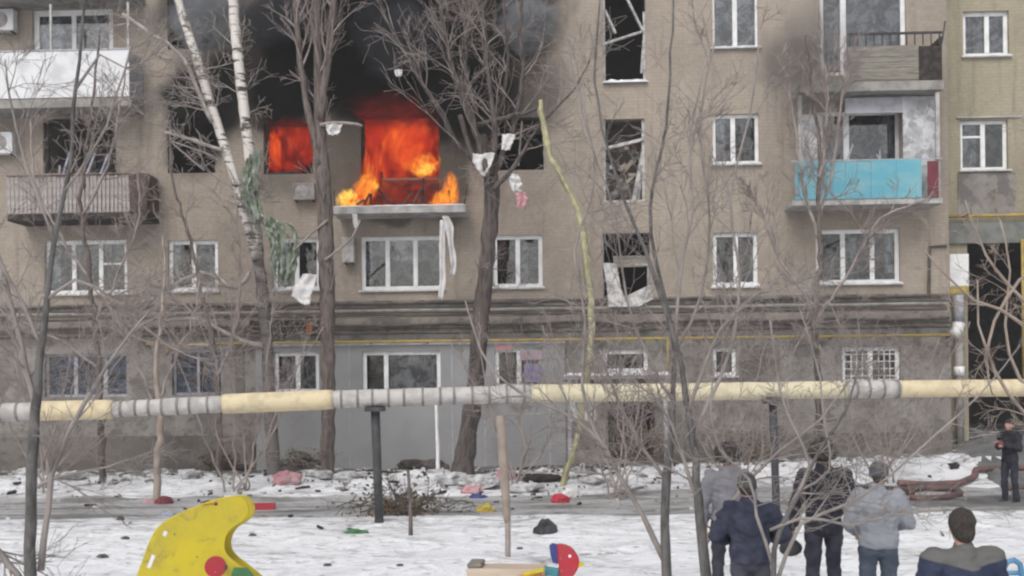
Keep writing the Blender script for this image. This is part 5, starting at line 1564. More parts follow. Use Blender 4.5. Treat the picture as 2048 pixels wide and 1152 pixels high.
# scattered fragments thrown out of the house: past counting
def fragments(name, label, m, n, seed, size, xr=(-14, 9), yr=(22.0, 30.4)):
    r = random.Random(seed)
    mb = MB()
    for i in range(n):
        X = r.uniform(*xr) if r.random() < 0.4 else r.gauss(-1.5, 4.0)
        Yv = yr[1] - abs(r.gauss(0, 0.42)) * (yr[1] - yr[0])
        if Yv < 16: continue
        c = Vector((X, Yv, ground_h(X, Yv) + 0.035))
        s_ = size * r.uniform(0.35, 1.0) * (2.2 if r.random() < 0.15 else 1)
        Mx = Matrix.Translation(c) @ Matrix.Rotation(r.uniform(0, 6.28), 4, 'Z') @ Matrix.Rotation(r.gauss(0, 0.25), 4, 'X') @ Matrix.Rotation(r.gauss(0, 0.25), 4, 'Y')
        n = r.randint(4, 7); L = r.uniform(1, 3.2)
        ring = [(s_ * L * math.cos(6.28 * k / n) * r.uniform(0.5, 1.2), s_ * 0.7 * math.sin(6.28 * k / n) * r.uniform(0.5, 1.2)) for k in range(n)]
        b0 = len(mb.v); th = r.uniform(0.008, 0.03)
        for zz in (-0.03, th):
            mb.v += [Mx @ Vector((x, y, zz + r.uniform(0, 0.01))) for x, y in ring]
        mb.f.append(tuple(b0 + k for k in reversed(range(n)))); mb.f.append(tuple(b0 + n + k for k in range(n)))
        for k in range(n):
            mb.f.append((b0 + k, b0 + (k + 1) % n, b0 + n + (k + 1) % n, b0 + n + k))
    o = mb.build(name, m)
    return tag(o, label, 'debris', kind='stuff')
fragments('debris', 'dark charred fragments strewn over the snow along the house', M['charred'], 230, 1, 0.05)
fragments('debris', 'grey and brown splinters strewn over the snow along the house', M['board'], 200, 2, 0.05)
fragments('debris', 'pale plaster and paper bits strewn over the snow and road', M['lace'], 260, 3, 0.05)

# kerb and fire hoses on the right
def hose(name, label, pix, r, m, cat='fire hose', group='fire hoses on the driveway'):
    P = []
    for (a, b) in zip(pix, pix[1:]):
        for k in range(8):
            t = k / 8
            p = ground_at(a[0] + (b[0] - a[0]) * t, a[1] + (b[1] - a[1]) * t)
            P.append(p + Vector((0.05 * mnoise.noise(Vector((len(P) * 0.4, 3, 1))), 0, r * 0.8 + 0.045)))
    base = P[0].copy()
    mb = MB(); mb.tube([p - base for p in P], r, 7)
    return tag(mb.build(name, m, None, smooth=True, loc=base), label, cat, group)
hose('fire_hose', 'dark fire hose looping along the driveway edge towards the standing man', [(1795, 975), (1850, 978), (1920, 975), (1948, 962), (1952, 948), (2000, 944), (2060, 944)], 0.075, M['hose'])
hose('fire_hose', 'dark fire hose lying in a flat loop right of the grey sweatshirt', [(1800, 990), (1850, 984), (1910, 986), (1922, 996), (1895, 1004), (1850, 1006), (1815, 1004)], 0.07, M['hose'])
hose('fire_hose', 'reddish hose behind the black jacket and grey sweatshirt', [(1690, 985), (1740, 984), (1790, 988), (1830, 996)], 0.07, M['maroon'])
hose('fire_hose', 'fire hose beyond the standing man at the right edge', [(2010, 985), (2060, 982), (2120, 980)], 0.06, M['hose'])
lump('litter_scrap', 'small dark lump on the snow above the fire hose', 'scrap', 1908, 936, 22, 12, M['charred'], 91.0)

# ================================================================== PLAYGROUND
def playground_local(px, Y, rz):
    p = at(px, 1152, Y)
    return Vector((p.x, Y, ground_h(p.x, Y)))
# yellow spring rider: two big bird-shaped side panels
YD = 13.0
base = playground_local(385, YD, 0)
rider = empty('spring_rider', base, R(14)); tag(rider, 'yellow bird-shaped spring rider at the lower left', 'spring rider')
out_px = [(272, 1175), (282, 1140), (292, 1112), (304, 1078), (321, 1048), (349, 1029), (380, 1015), (415, 1002), (450, 993), (478, 994), (493, 1010), (492, 1032), (478, 1046), (461, 1057), (450, 1074), (448, 1096), (457, 1113), (478, 1131), (500, 1150), (515, 1168), (505, 1192), (430, 1200), (330, 1202), (285, 1195)]
poly = []
for x, y in out_px:
    w = at(x, y, YD) - base
    poly.append((w.x, w.z))
def smooth_poly(poly, k=3):
    n = len(poly); out = []
    for i in range(n):
        a, b, c, d = (Vector(poly[(i + j - 1) % n]) for j in range(4))
        for j in range(k):
            t = j / k
            p = 0.5 * ((2 * b) + (c - a) * t + (2 * a - 5 * b + 4 * c - d) * t * t + (3 * b - a - 3 * c + d) * t ** 3)
            out.append((p.x, p.y))
    return out
sp_ = smooth_poly(poly)
for y0 in (-0.15, 0.13):
    sx = 0.0 if y0 < 0 else 0.075
    pan = MB().prism([(x + sx, z - sx * 0.25) for x, z in sp_], y0, y0 + 0.035).build('side_panel', M['yellow'], rider, bevel=0.008)
    e = at(434, 1006, YD) - base
    MB().tube([(e.x - 0.02, y0 - 0.004, e.z), (e.x - 0.02, y0 - 0.001, e.z)], 0.022, 12).build('eye', M['maroon'], pan)
    MB().bar((e.x - 0.16, y0 - 0.003, e.z - 0.005), (e.x + 0.0, y0 - 0.003, e.z + 0.01), 0.02, 0.005).build('brow_line', M['orange'], pan)
    c = at(430, 1131, YD) - base
    MB().tube([(c.x, y0 - 0.012, c.z), (c.x, y0 - 0.001, c.z)], 0.125, 20).build('red_disc', M['pg_red'], pan)
    for (x, y, h) in ((308, 1116, 0.16), (334, 1062, 0.06)):  # white strips: a highlight painted along the left of the panel
        w = at(x, y, YD) - base
        MB().box(-0.022, 0.022, y0 - 0.004, y0 - 0.001, -h / 2, h / 2, Matrix.Translation((w.x, 0, w.z)) @ Matrix.Rotation(R(22), 4, 'Y')).build('painted_highlight', M['white'], pan)
for bx_, by_ in ((352, 1064), (395, 1110)):
    w = at(bx_, by_, YD) - base
    MB().tube([(w.x, -0.158, w.z), (w.x, -0.149, w.z)], 0.009, 8).build('bolt', M['steel'], rider)
c = at(440, 1150, YD) - base
MB().box(c.x - 0.32, c.x + 0.2, -0.115, 0.13, c.z - 0.02, c.z + 0.015).build('seat', M['pg_red'], rider, bevel=0.01)
c = at(470, 1122, YD) - base
MB().tube([(c.x - 0.12, -0.32, c.z - 0.05), (c.x - 0.12, 0.3, c.z - 0.05)], 0.018, 8).build('handle', M['steel'], rider)
g_ = at(482, 1142, YD) - base
MB().prism([(g_.x - 0.16, g_.z - 0.12), (g_.x - 0.1, g_.z + 0.05), (g_.x + 0.06, g_.z + 0.04), (g_.x + 0.18, g_.z - 0.12)], -0.2, -0.155).build('front_fender', M['pg_green'], rider, bevel=0.008)
sp2 = [Vector((0.11 * math.cos(k * 0.5), 0.11 * math.sin(k * 0.5), -0.1 + k * 0.0045)) for k in range(75)]
MB().tube(sp2, 0.018, 6).build('spring', M['steel'], rider, smooth=True)

# rocking cockerel with plank seat
YR = 13.4
base = playground_local(1060, YR, 0)
rk = empty('rocking_horse', base, R(-6)); tag(rk, 'small rocking seat with pale plank and red bird head at the bottom edge', 'rocking seat')
def loc(x, y): 
    w = at(x, y, YR) - base
    return w.x, w.z
hd = [loc(*q) for q in ((1112, 1090), (1126, 1087), (1140, 1092), (1152, 1104), (1158, 1118), (1157, 1132), (1150, 1146), (1140, 1160), (1138, 1180), (1112, 1185), (1108, 1160), (1114, 1140), (1118, 1128), (1112, 1118))]
h_ = MB().prism(smooth_poly(hd), -0.03, 0.03).build('head', M['pg_red'], rk, bevel=0.008)
MB().prism([loc(*q) for q in ((1157, 1121), (1171, 1127), (1156, 1134))], -0.02, 0.02).build('beak', M['yellow'], h_)
MB().prism([loc(*q) for q in ((1099, 1090), (1104, 1086), (1114, 1088), (1116, 1126), (1106, 1124), (1101, 1106))], -0.045, 0.045).build('comb', M['pg_blue'], h_)
e = loc(1140, 1110)
MB().tube([(e[0], -0.034, e[1]), (e[0], -0.031, e[1])], 0.018, 10).build('eye', M['white'], h_)
a, b = loc(936, 1134), loc(1092, 1134)
MB().box(a[0], b[0], -0.20, 0.20, a[1] - 0.20, a[1]).build('seat', M['plywood'], rk, bevel=0.012)
a2 = loc(966, 1126)
MB().box(a[0] + 0.005, a2[0], -0.18, 0.18, a[1] + 0.002, a[1] + 0.06).build('backrest', M['board'], rk, bevel=0.015)
t1, t2 = loc(1086, 1136), loc(1118, 1150)
MB().bar((t1[0], -0.03, t1[1] - 0.02), (t2[0], -0.03, t2[1] + 0.04), 0.10, 0.10).build('neck', M['pg_teal'], rk, bevel=0.012)
t1, t2 = loc(1050, 1142), loc(1090, 1132)
MB().bar((t1[0], -0.215, t1[1] - 0.01), (t2[0], -0.215, t2[1]), 0.03, 0.05).build('yellow_trim', M['yellow'], rk)
t1, t2 = loc(1040, 1150), loc(1090, 1146)
MB().bar((t1[0], -0.235, t1[1]), (t2[0], -0.235, t2[1]), 0.03, 0.05).build('orange_trim', M['orange'], rk)
c = loc(1040, 1150)
sp2 = [Vector((c[0] + 0.09 * math.cos(k * 0.5), 0.09 * math.sin(k * 0.5), -0.1 + k * (c[1] + 0.05) / 75)) for k in range(75)]
MB().tube(sp2, 0.016, 6).build('spring', M['steel'], rk, smooth=True)
# blue bent tube beside the nearest onlooker
pts = [at(x, y, 8.2) for x, y in ((2004, 1290), (2004, 1180), (2006, 1140), (2014, 1124), (2028, 1120), (2040, 1128), (2044, 1150), (2046, 1290))]
base = Vector((pts[0].x, pts[0].y, ground_h(pts[0].x, pts[0].y)))
pts[0].z = base.z - 0.1; pts[-1].z = base.z - 0.1
mb = MB(); mb.tube([p - base for p in pts], 0.022, 8)
hr = empty('tube_rail', base); tag(hr, 'blue bent metal tube rail at the lower right corner', 'rail')
mb.build('bent_tube', M['blue_tube'], hr, smooth=True)
p, q = at(2005, 1146, 8.2) - base, at(2045, 1146, 8.2) - base
MB().tube([p, q], 0.018, 8).build('crossbar', M['blue_tube'], hr, smooth=True)

# ================================================================== PEOPLE
def cloth_mat(name, c1, c2=None, rough=0.85, split=None, sc=7.0):
    m, nt, b = nodes_of(name)
    co = objco(nt)
    c2 = c2 or tuple(x * 0.7 for x in c1)
    f = maprange(nt, noise_t(nt, co, sc, 5), 0.38, 0.66)
    col = mix_rgb(nt, f, c1, c2)
    if split:   # a yoke of another cloth above the given height
        zz, c3 = split
        sp = N(nt, 'ShaderNodeSeparateXYZ'); nt.links.new(co, sp.inputs[0])
        k = maprange(nt, math_n(nt, 'ADD', sp.outputs[2], math_n(nt, 'MULTIPLY', math_n(nt, 'ABSOLUTE', sp.outputs[0]), -0.25)), zz - 0.006, zz + 0.006)
        col = mix_rgb(nt, k, col, c3)
    nt.links.new(col, b.inputs['Base Color'])
    b.inputs['Roughness'].default_value = rough
    b.inputs['Specular IOR Level'].default_value = 0.2
    bump(nt, b, noise_t(nt, co, 60, 3), 0.25, 0.004)
    return m
M['skin'] = pm('skin', (0.50, 0.30, 0.23), (0.42, 0.24, 0.185), 12, 0.55, 0.05)
M['hair'] = pm('dark_hair', (0.035, 0.028, 0.024), (0.075, 0.062, 0.055), 40, 0.7, 0.6, stretch=(3, 3, 0.5))
M['eye'] = pm('eye_white', (0.6, 0.58, 0.55), (0.55, 0.53, 0.5), 5, 0.3, 0)
M['lip'] = pm('lip', (0.36, 0.14, 0.12), None, 8, 0.5, 0)
M['shoe'] = pm('shoe_leather', (0.025, 0.025, 0.027), (0.05, 0.048, 0.045), 6, 0.5, 0.2)

ICO = None
def ico_pts():
    global ICO
    if ICO is None:
        bm = bmesh.new(); bmesh.ops.create_icosphere(bm, subdivisions=2, radius=1.0)
        ICO = [v.co.copy() for v in bm.verts]; bm.free()
    return ICO
def blob(acc, p0, r0, p1=None, r1=None):
    """tapered, rounded, possibly flattened piece between two points, appended to acc"""
    r0 = (r0,) * 3 if not hasattr(r0, '__len__') else r0
    p0 = Vector(p0)
    pts = [Vector((p0.x + c.x * r0[0], p0.y + c.y * r0[1], p0.z + c.z * r0[2])) for c in ico_pts()]
    if p1 is not None:
        r1 = r0 if r1 is None else ((r1,) * 3 if not hasattr(r1, '__len__') else r1)
        p1 = Vector(p1)
        pts += [Vector((p1.x + c.x * r1[0], p1.y + c.y * r1[1], p1.z + c.z * r1[2])) for c in ico_pts()]
    bm = bmesh.new()
    for p in pts: bm.verts.new(p)
    res = bmesh.ops.convex_hull(bm, input=bm.verts)
    bmesh.ops.delete(bm, geom=[e for e in res['geom_interior'] if isinstance(e, bmesh.types.BMVert)], context='VERTS')
    b = len(acc.v)
    bm.verts.index_update()
    for v in bm.verts: acc.v.append(v.co.copy())
    for f in bm.faces: acc.f.append(tuple(b + v.index for v in f.verts))
    bm.free()
def fuse(name, acc, m, parent, voxel=0.012, smooth=4, folds=0.0, seed=0.0, cut=None):
    """melt the pieces into one continuous skin"""
    me = mesh_pydata('tmp', acc.v, acc.f)
    ws_ = bpy.data.scenes.new('workbench')
    o = bpy.data.objects.new('tmp', me); ws_.collection.objects.link(o)
    md = o.modifiers.new('r', 'REMESH'); md.mode = 'VOXEL'; md.voxel_size = voxel
    sm = o.modifiers.new('s', 'SMOOTH'); sm.iterations = smooth; sm.factor = 0.5
    ws_.view_layers[0].update()
    dg = ws_.view_layers[0].depsgraph
    me2 = bpy.data.meshes.new_from_object(o.evaluated_get(dg))
    bpy.data.objects.remove(o); bpy.data.meshes.remove(me); bpy.data.scenes.remove(ws_)
    if folds:
        pn = [(v.co.copy(), v.normal.copy()) for v in me2.vertices]
        out = []
        for c, nrm_ in pn:
            q = Vector((c.x * 5, c.y * 5, c.z * 9 + 2.0 * c.x)) + Vector((seed, seed * 2, 0))
            k = mnoise.noise(q) + 0.55 * mnoise.noise(q * 2.3) + 0.35 * mnoise.noise(Vector((c.x * 4 + c.z * 3, c.y * 6, c.z * 26 - abs(c.x) * 14)) + Vector((seed, 0, 0)))
            out.extend(c + nrm_ * k * folds)
        me2.vertices.foreach_set('co', out)
        me2.update()
    me2.name = name
    me2.polygons.foreach_set('use_smooth', [True] * len(me2.polygons))
    return link(name, me2, m, parent)

def person(label, px, Y, height, rz, jacket, trousers, hat=None, arms=None, stance=0.0, hair=M['hair'], hood=None, coat=0.0, bulk=1.0, seed=0.0, head_turn=(0, 0), hat_m=None, bare=False):
    p = at(px, 1100, Y)
    loc_ = Vector((p.x, Y, ground_h(p.x, Y)))
    t = empty('person', loc_, rz); tag(t, label, 'person', 'onlookers')
    k = height / 1.75
    t.scale = (k, k, k)
    A = arms or {}
    S = {}
    for s, nm in ((-1, 'l'), (1, 'r')):
        S[nm + 'sh'] = Vector((s * 0.185, 0, 1.425))
        S[nm + 'el'] = Vector(A.get(nm + 'el', (s * 0.27, -0.02, 1.15)))
        S[nm + 'wr'] = Vector(A.get(nm + 'wr', (s * 0.25, 0.06, 0.92)))
        S[nm + 'hip'] = Vector((s * 0.095, 0, 0.92))
        st = stance * s
        S[nm + 'kn'] = Vector((s * 0.105, 0.03 + st, 0.50))
        S[nm + 'an'] = Vector((s * 0.115, -0.02 + st * 1.5, 0.09))
    HX, HY = head_turn
    hc = Vector((HX, 0.015 + HY, 1.655))
    # --- body: one continuous skin
    b = MB()
    blob(b, (0, 0, 0.96), (0.155, 0.105, 0.10), (0, 0, 1.10), (0.135, 0.095, 0.08))
    blob(b, (0, 0, 1.10), (0.135, 0.095, 0.08), (0, 0, 1.33), (0.165, 0.11, 0.10))
    blob(b, (-0.15, 0, 1.42), 0.06, (0.15, 0, 1.42), 0.06)
    blob(b, (0, -0.005, 1.43), 0.06, hc + Vector((0, -0.015, -0.10)), 0.052)
    blob(b, hc, (0.076, 0.096, 0.098))
    blob(b, hc + Vector((0, 0.02, -0.03)), (0.066, 0.075, 0.07), hc + Vector((0, 0.05, -0.098)), (0.035, 0.035, 0.022))
    blob(b, hc + Vector((0, 0.092, 0.0)), 0.009, hc + Vector((0, 0.112, -0.042)), 0.014)
    for s in (-1, 1):
        blob(b, hc + Vector((s * 0.077, -0.005, -0.02)), (0.010, 0.02, 0.032))
    for nm, s in (('l', -1), ('r', 1)):
        blob(b, S[nm + 'sh'], 0.055, S[nm + 'el'], 0.042)
        blob(b, S[nm + 'el'], 0.042, S[nm + 'wr'], 0.029)
        f = (S[nm + 'wr'] - S[nm + 'el']).normalized()
        side = f.cross(Vector((0, 0, 1)))
        if side.length < 0.3: side = Vector((0, 1, 0))
        side.normalize()
        nrm = side.cross(f).normalized()
        w = S[nm + 'wr']
        blob(b, w + f * 0.03, (0.03, 0.03, 0.03), w + f * 0.085, (0.032, 0.03, 0.03))
        for q, L in ((-1.5, 0.060), (-0.5, 0.074), (0.5, 0.070), (1.5, 0.052)):
            a0 = w + f * 0.092 + side * q * 0.02
            a1 = a0 + f * L * 0.55 - nrm * 0.012
            a2 = a1 + f * L * 0.45 - nrm * 0.028
            blob(b, a0, 0.0105, a1, 0.0098); blob(b, a1, 0.0098, a2, 0.0088)
        a0 = w + f * 0.04 + side * 0.028 * (1 if s < 0 else -1)
        a1 = a0 + (f * 0.7 + side * (1 if s < 0 else -1)).normalized() * 0.045
        blob(b, a0, 0.014, a1, 0.011); blob(b, a1, 0.011, a1 + f * 0.03 - nrm * 0.012, 0.0095)
        blob(b, S[nm + 'hip'], 0.085, S[nm + 'kn'], 0.055)
        blob(b, S[nm + 'kn'], 0.055, S[nm + 'an'], 0.038)
        blob(b, S[nm + 'an'] + Vector((0, -0.02, -0.04)), 0.035, S[nm + 'an'] + Vector((s * 0.02, 0.14, -0.055)), 0.03)
    body = fuse('body', b, M['skin'], t, 0.0095, 3)
    for s in (-1, 1):
        e = hc + Vector((s * 0.031, 0.083, 0.008))
        q = MB(); blob(q, e, (0.012, 0.008, 0.008)); q.build('eye', M['eye'], body, smooth=True)
        q = MB(); blob(q, e + Vector((0, 0.006, 0)), (0.005, 0.004, 0.006)); q.build('iris', M['hair'], body, smooth=True)
    q = MB(); blob(q, hc + Vector((0, 0.083, -0.07)), (0.022, 0.008, 0.006)); q.build('mouth', M['lip'], body, smooth=True)
    # --- jacket
    j = MB()
    B_ = bulk
    blob(j, (0, 0, 0.95 - coat), (0.185 * B_, 0.145 * B_, 0.05), (0, 0, 1.10), (0.175 * B_, 0.14 * B_, 0.08))
    blob(j, (0, 0, 1.08), (0.175 * B_, 0.14 * B_, 0.08), (0, 0, 1.34), (0.20 * B_, 0.15 * B_, 0.09))
    blob(j, (-0.145, 0, 1.415), 0.083 * B_, (0.145, 0, 1.415), 0.083 * B_)
    blob(j, (0, -0.01, 1.42), (0.12, 0.10, 0.06), (0, -0.004, 1.535), (0.078, 0.08, 0.025))
    for nm, s in (('l', -1), ('r', 1)):
        wr = S[nm + 'el'].lerp(S[nm + 'wr'], 0.97)
        blob(j, S[nm + 'sh'], 0.09 * B_, S[nm + 'el'], 0.07 * B_)
        blob(j, S[nm + 'el'], 0.07 * B_, wr, 0.05 * B_)
    fuse('jacket', j, jacket, t, 0.013, 3, 0.024, seed)
    # --- trousers
    q = MB()
    blob(q, (0, 0, 0.97), (0.165, 0.12, 0.06), (0, 0, 0.90), (0.16, 0.12, 0.06))
    for nm, s in (('l', -1), ('r', 1)):
        blob(q, S[nm + 'hip'], 0.10, S[nm + 'kn'], 0.072)
        blob(q, S[nm + 'kn'], 0.072, S[nm + 'an'] + Vector((0, 0, 0.0)), 0.062)
    fuse('trousers', q, trousers, t, 0.013, 3, 0.016, seed + 4)
    for nm, s in (('l', -1), ('r', 1)):
        q = MB(); a = S[nm + 'an']
        blob(q, a + Vector((0, -0.03, -0.045)), (0.048, 0.05, 0.05), a + Vector((s * 0.02, 0.15, -0.058)), (0.045, 0.05, 0.034))
        fuse('shoe', q, M['shoe'], t, 0.012, 2)
    # --- hair or hat
    q = MB()
    blob(q, hc + Vector((0, -0.012, 0.018)), (0.084, 0.098, 0.098), hc + Vector((0, -0.04, -0.045)), (0.075, 0.062, 0.05))
    if hat is None:
        blob(q, hc + Vector((0, -0.015, 0.03)), (0.092, 0.105, 0.10))
        blob(q, hc + Vector((0, -0.05, -0.07)), (0.066, 0.045, 0.05))
    fuse('hair', q, hair, t, 0.011, 2, 0.011 if hat is None else 0.006, seed)
    if hat == 'cap':
        q = MB()
        blob(q, hc + Vector((0, -0.004, 0.035)), (0.094, 0.108, 0.094), hc + Vector((0, -0.014, 0.0)), (0.093, 0.104, 0.05))
        blob(q, hc + Vector((-0.05, 0.0, -0.012)), (0.05, 0.1, 0.02), hc + Vector((0.05, 0.0, -0.012)), (0.05, 0.1, 0.02))
        fuse('hat', q, hat_m, t, 0.012, 3, 0.006, seed + 7)
    if hat == 'fur':
        q = MB()
        blob(q, hc + Vector((0, -0.01, 0.07)), (0.125, 0.135, 0.09), hc + Vector((0, -0.02, -0.03)), (0.135, 0.13, 0.06))
        for i in range(80):
            d = Vector((math.cos(i * 2.4), math.sin(i * 2.4), -0.6 + 1.5 * i / 80)).normalized()
            c = hc + Vector((d.x * 0.125, d.y * 0.13 - 0.012, 0.03 + d.z * 0.11))
            blob(q, c, 0.016, c + d * 0.03 + Vector((0, 0, -0.012)), 0.006)
        fuse('fur_hat', q, hat_m, t, 0.012, 1, 0.012, seed + 7)
    if hood:
        q = MB()
        blob(q, hc + Vector((0, -0.03, 0.03)), (0.115, 0.12, 0.12), hc + Vector((0, -0.05, -0.09)), (0.12, 0.10, 0.08))
        blob(q, (0, -0.07, 1.50), (0.16, 0.09, 0.06))
        fuse('hood', q, hood, t, 0.014, 3, 0.014, seed + 3)
    return t

navy = cloth_mat('navy_jacket', (0.030, 0.033, 0.058), (0.055, 0.058, 0.085))
black = cloth_mat('black_jacket', (0.022, 0.022, 0.030), (0.042, 0.042, 0.052))
grey = cloth_mat('grey_sweatshirt', (0.29, 0.305, 0.335), (0.255, 0.27, 0.30), sc=2)
pale = cloth_mat('mid_grey_jacket', (0.25, 0.25, 0.275), (0.20, 0.20, 0.225))
yoke = cloth_mat('navy_jacket_grey_yoke', (0.026, 0.034, 0.066), (0.04, 0.048, 0.08), split=(1.375, (0.125, 0.122, 0.118)))
jeans = cloth_mat('blue_jeans', (0.085, 0.105, 0.135), (0.055, 0.07, 0.095))
dtrs = cloth_mat('dark_trousers', (0.040, 0.042, 0.058), (0.065, 0.066, 0.08))
btrs = cloth_mat('black_trousers', (0.028, 0.030, 0.045), (0.05, 0.052, 0.07))
knit = cloth_mat('dark_knit', (0.050, 0.046, 0.052), (0.095, 0.088, 0.09), sc=22)
fur = cloth_mat('dark_fur', (0.035, 0.032, 0.032), (0.09, 0.08, 0.075), sc=30)
gcap = cloth_mat('grey_cap', (0.085, 0.082, 0.095), (0.14, 0.135, 0.145), sc=14)

person('onlooker in mid grey jacket and dark fur hat, mostly hidden behind the navy jacket', 1456, 12.4, 1.80, R(4), pale, dtrs, 'fur', hat_m=fur, seed=1.0)
person('onlooker in navy jacket with elbows out and both hands in front', 1500, 10.2, 1.71, R(-4), navy, dtrs, 'cap',
       dict(lel=(-0.32, 0.03, 1.17), lwr=(-0.12, 0.24, 1.12), rel=(0.33, 0.03, 1.17), rwr=(0.12, 0.25, 1.14)), bulk=1.06, seed=2.0, hat_m=knit, head_turn=(-0.02, 0.01))
tall = person('tallest onlooker in long black jacket with fur hat', 1648, 11.8, 1.87, R(3), black, btrs, 'fur',
       dict(lel=(-0.29, -0.04, 1.17), lwr=(-0.31, 0.03, 0.92), rel=(0.28, -0.05, 1.16), rwr=(0.20, 0.14, 1.02)), coat=0.08, bulk=1.04, seed=3.0, hat_m=fur)
person('onlooker in light grey sweatshirt and blue jeans', 1757, 10.66, 1.735, R(-5), grey, jeans, 'cap',
       dict(lel=(-0.27, 0.03, 1.16), lwr=(-0.17, 0.22, 1.06), rel=(0.30, 0.02, 1.16), rwr=(0.20, 0.24, 1.10)), bulk=1.08, seed=4.0, hat_m=gcap, head_turn=(0.015, 0.0))
person('nearest onlooker in navy jacket with grey shoulder yoke at the lower right', 1926, 7.3, 1.72, R(2), yoke, dtrs, None,
       dict(lel=(-0.30, 0.02, 1.16), lwr=(-0.16, 0.24, 1.12), rel=(0.30, 0.02, 1.16), rwr=(0.16, 0.24, 1.12)), bulk=1.1, seed=5.0)
far = person('man in black standing on the driveway by the passage, arms raised to his chest', 2022, 22.4, 1.70, R(118), black, btrs, None,
       dict(lel=(-0.26, 0.05, 1.17), lwr=(-0.02, 0.27, 1.28), rel=(0.26, 0.05, 1.17), rwr=(0.02, 0.29, 1.22)), stance=0.02, seed=6.0)
# small things held
def held(name, label, cat, who_px, Y, z, dx, dy, m, size):
    p = at(who_px, 1100, Y)
    base = Vector((p.x + dx, Y + dy, ground_h(p.x, Y) + z))
    q = MB(); blob(q, (0, 0, 0), (size[0], size[1], size[2]), (0.01, 0, size[2] * 0.7), (size[0] * 0.5, size[1] * 0.6, size[2] * 0.5))
    o = q.build(name, m, None, smooth=True, loc=base)
    return tag(o, label, cat)
held('handbag', 'small black bag hanging from the left hand of the tallest onlooker', 'bag', 1648, 11.8, 0.74, -0.345, 0.05, M['black_bag'], (0.13, 0.035, 0.09))
held('red_bundle', 'dark red bundle held against the chest by the man on the driveway', 'bundle', 2022, 22.4, 1.22, -0.25, -0.13, M['red'], (0.08, 0.08, 0.07))

# ================================================================== FIRE AND SMOKE
def volume(name, label, cat, px, py, v, ru, rv_, rz_, m, kind=None, group=None, tilt=0.0):
    u, z = fac(px, py, v)
    bm = bmesh.new(); bmesh.ops.create_icosphere(bm, subdivisions=3, radius=1.0)
    me = bpy.data.meshes.new(name); bm.to_mesh(me); bm.free()
    o = link(name, me, m, None, b2w(u, v, z))
    o.rotation_euler = (0, tilt, YAW)
    o.scale = (ru, rv_, rz_)
    return tag(o, label, cat, group, kind)
red_ramp = [(0.0, (0.03, 0.004, 0.004)), (0.22, (0.16, 0.008, 0.006)), (0.45, (0.42, 0.022, 0.009)), (0.7, (0.68, 0.055, 0.013)), (0.88, (0.86, 0.15, 0.016)), (1.0, (0.95, 0.40, 0.05))]
hot_ramp = [(0.0, (0.30, 0.02, 0.006)), (0.25, (0.75, 0.08, 0.012)), (0.55, (0.92, 0.25, 0.018)), (1.0, (0.98, 0.58, 0.08))]
yel_ramp = [(0.0, (0.55, 0.07, 0.01)), (0.3, (0.9, 0.30, 0.02)), (0.6, (0.95, 0.62, 0.06)), (1.0, (1.0, 0.86, 0.28))]
FG = 'flames in the burning flat'
f_room = fire_mat('room_fire', 0.36, 0.80, 2.3, 8.0, 1.0, True, red_ramp, stretch=0.55)
f_room2 = fire_mat('room_fire_large', 0.30, 0.80, 2.5, 8.0, 1.0, True, red_ramp, stretch=0.6)
f_hot = fire_mat('hot_flame', 0.30, 0.72, 2.2, 9.0, 1.1, True, hot_ramp, stretch=0.6)
f_yel = fire_mat('yellow_flame', 0.30, 0.72, 2.0, 10.0, 1.15, True, yel_ramp, stretch=0.7)
f_mid = fire_mat('orange_flame', 0.25, 0.75, 1.9, 9.0, 1.0, True, [(0.0, (0.30, 0.015, 0.006)), (0.35, (0.60, 0.04, 0.011)), (0.7, (0.80, 0.09, 0.014)), (1.0, (0.92, 0.22, 0.02))], stretch=0.6)
f_red = fire_mat('red_flame', 0.25, 0.7, 1.8, 9.0, 0.9, True, red_ramp, stretch=0.5)
dim_stops = [(0, (0.02, 0.004, 0.004)), (0.5, (0.10, 0.008, 0.007)), (1, (0.26, 0.018, 0.010))]
f_dim = fire_mat('dim_fire', 0.35, 0.75, 1.6, 5.0, 1.0, True, dim_stops)
f_bed = fire_mat('flame_bed', 0.3, 0.75, 2.4, 6.0, 1.0, True, [(0, (0.02, 0.004, 0.004)), (0.4, (0.12, 0.008, 0.007)), (0.75, (0.36, 0.024, 0.010)), (1, (0.75, 0.12, 0.015))], stretch=0.6)
f_red_dim = fire_mat('dim_red_flame', 0.3, 0.75, 2.2, 5.0, 1.0, True, dim_stops, stretch=0.6)
volume('flame', 'red-orange flames filling the smaller window left of the brown trunk', 'flame', 574, 285, 0.95, 1.15, 0.55, 1.1, f_room, group=FG)
volume('flame', 'orange tongue at the left jamb of the smaller burning window', 'flame', 552, 300, 0.30, 0.20, 0.14, 0.62, f_mid, group=FG, tilt=-0.15)
volume('flame', 'large red-orange fire filling the balcony window', 'flame', 802, 296, 0.95, 1.75, 0.55, 1.5, f_room2, group=FG)
volume('flame', 'broad orange blaze in the middle of the balcony window', 'flame', 815, 290, 0.28, 0.75, 0.2, 0.85, f_mid, group=FG, tilt=0.5)
volume('flame', 'bright yellow-orange flame at the lower right of the balcony window', 'flame', 848, 332, -0.05, 0.52, 0.22, 0.36, f_hot, group=FG, tilt=-0.5)
volume('flame', 'bright yellow heart of the flame at the lower right of the balcony window', 'flame', 852, 338, -0.3, 0.30, 0.12, 0.20, f_yel, group=FG, tilt=-0.5)
volume('flame', 'ragged red flames curling out over the top of the balcony window', 'flame', 800, 234, -0.2, 1.25, 0.2, 0.36, f_red_dim, group=FG)
volume('flame', 'red flames curling out over the top of the smaller burning window', 'flame', 575, 248, -0.2, 0.72, 0.18, 0.24, f_red_dim, group=FG)
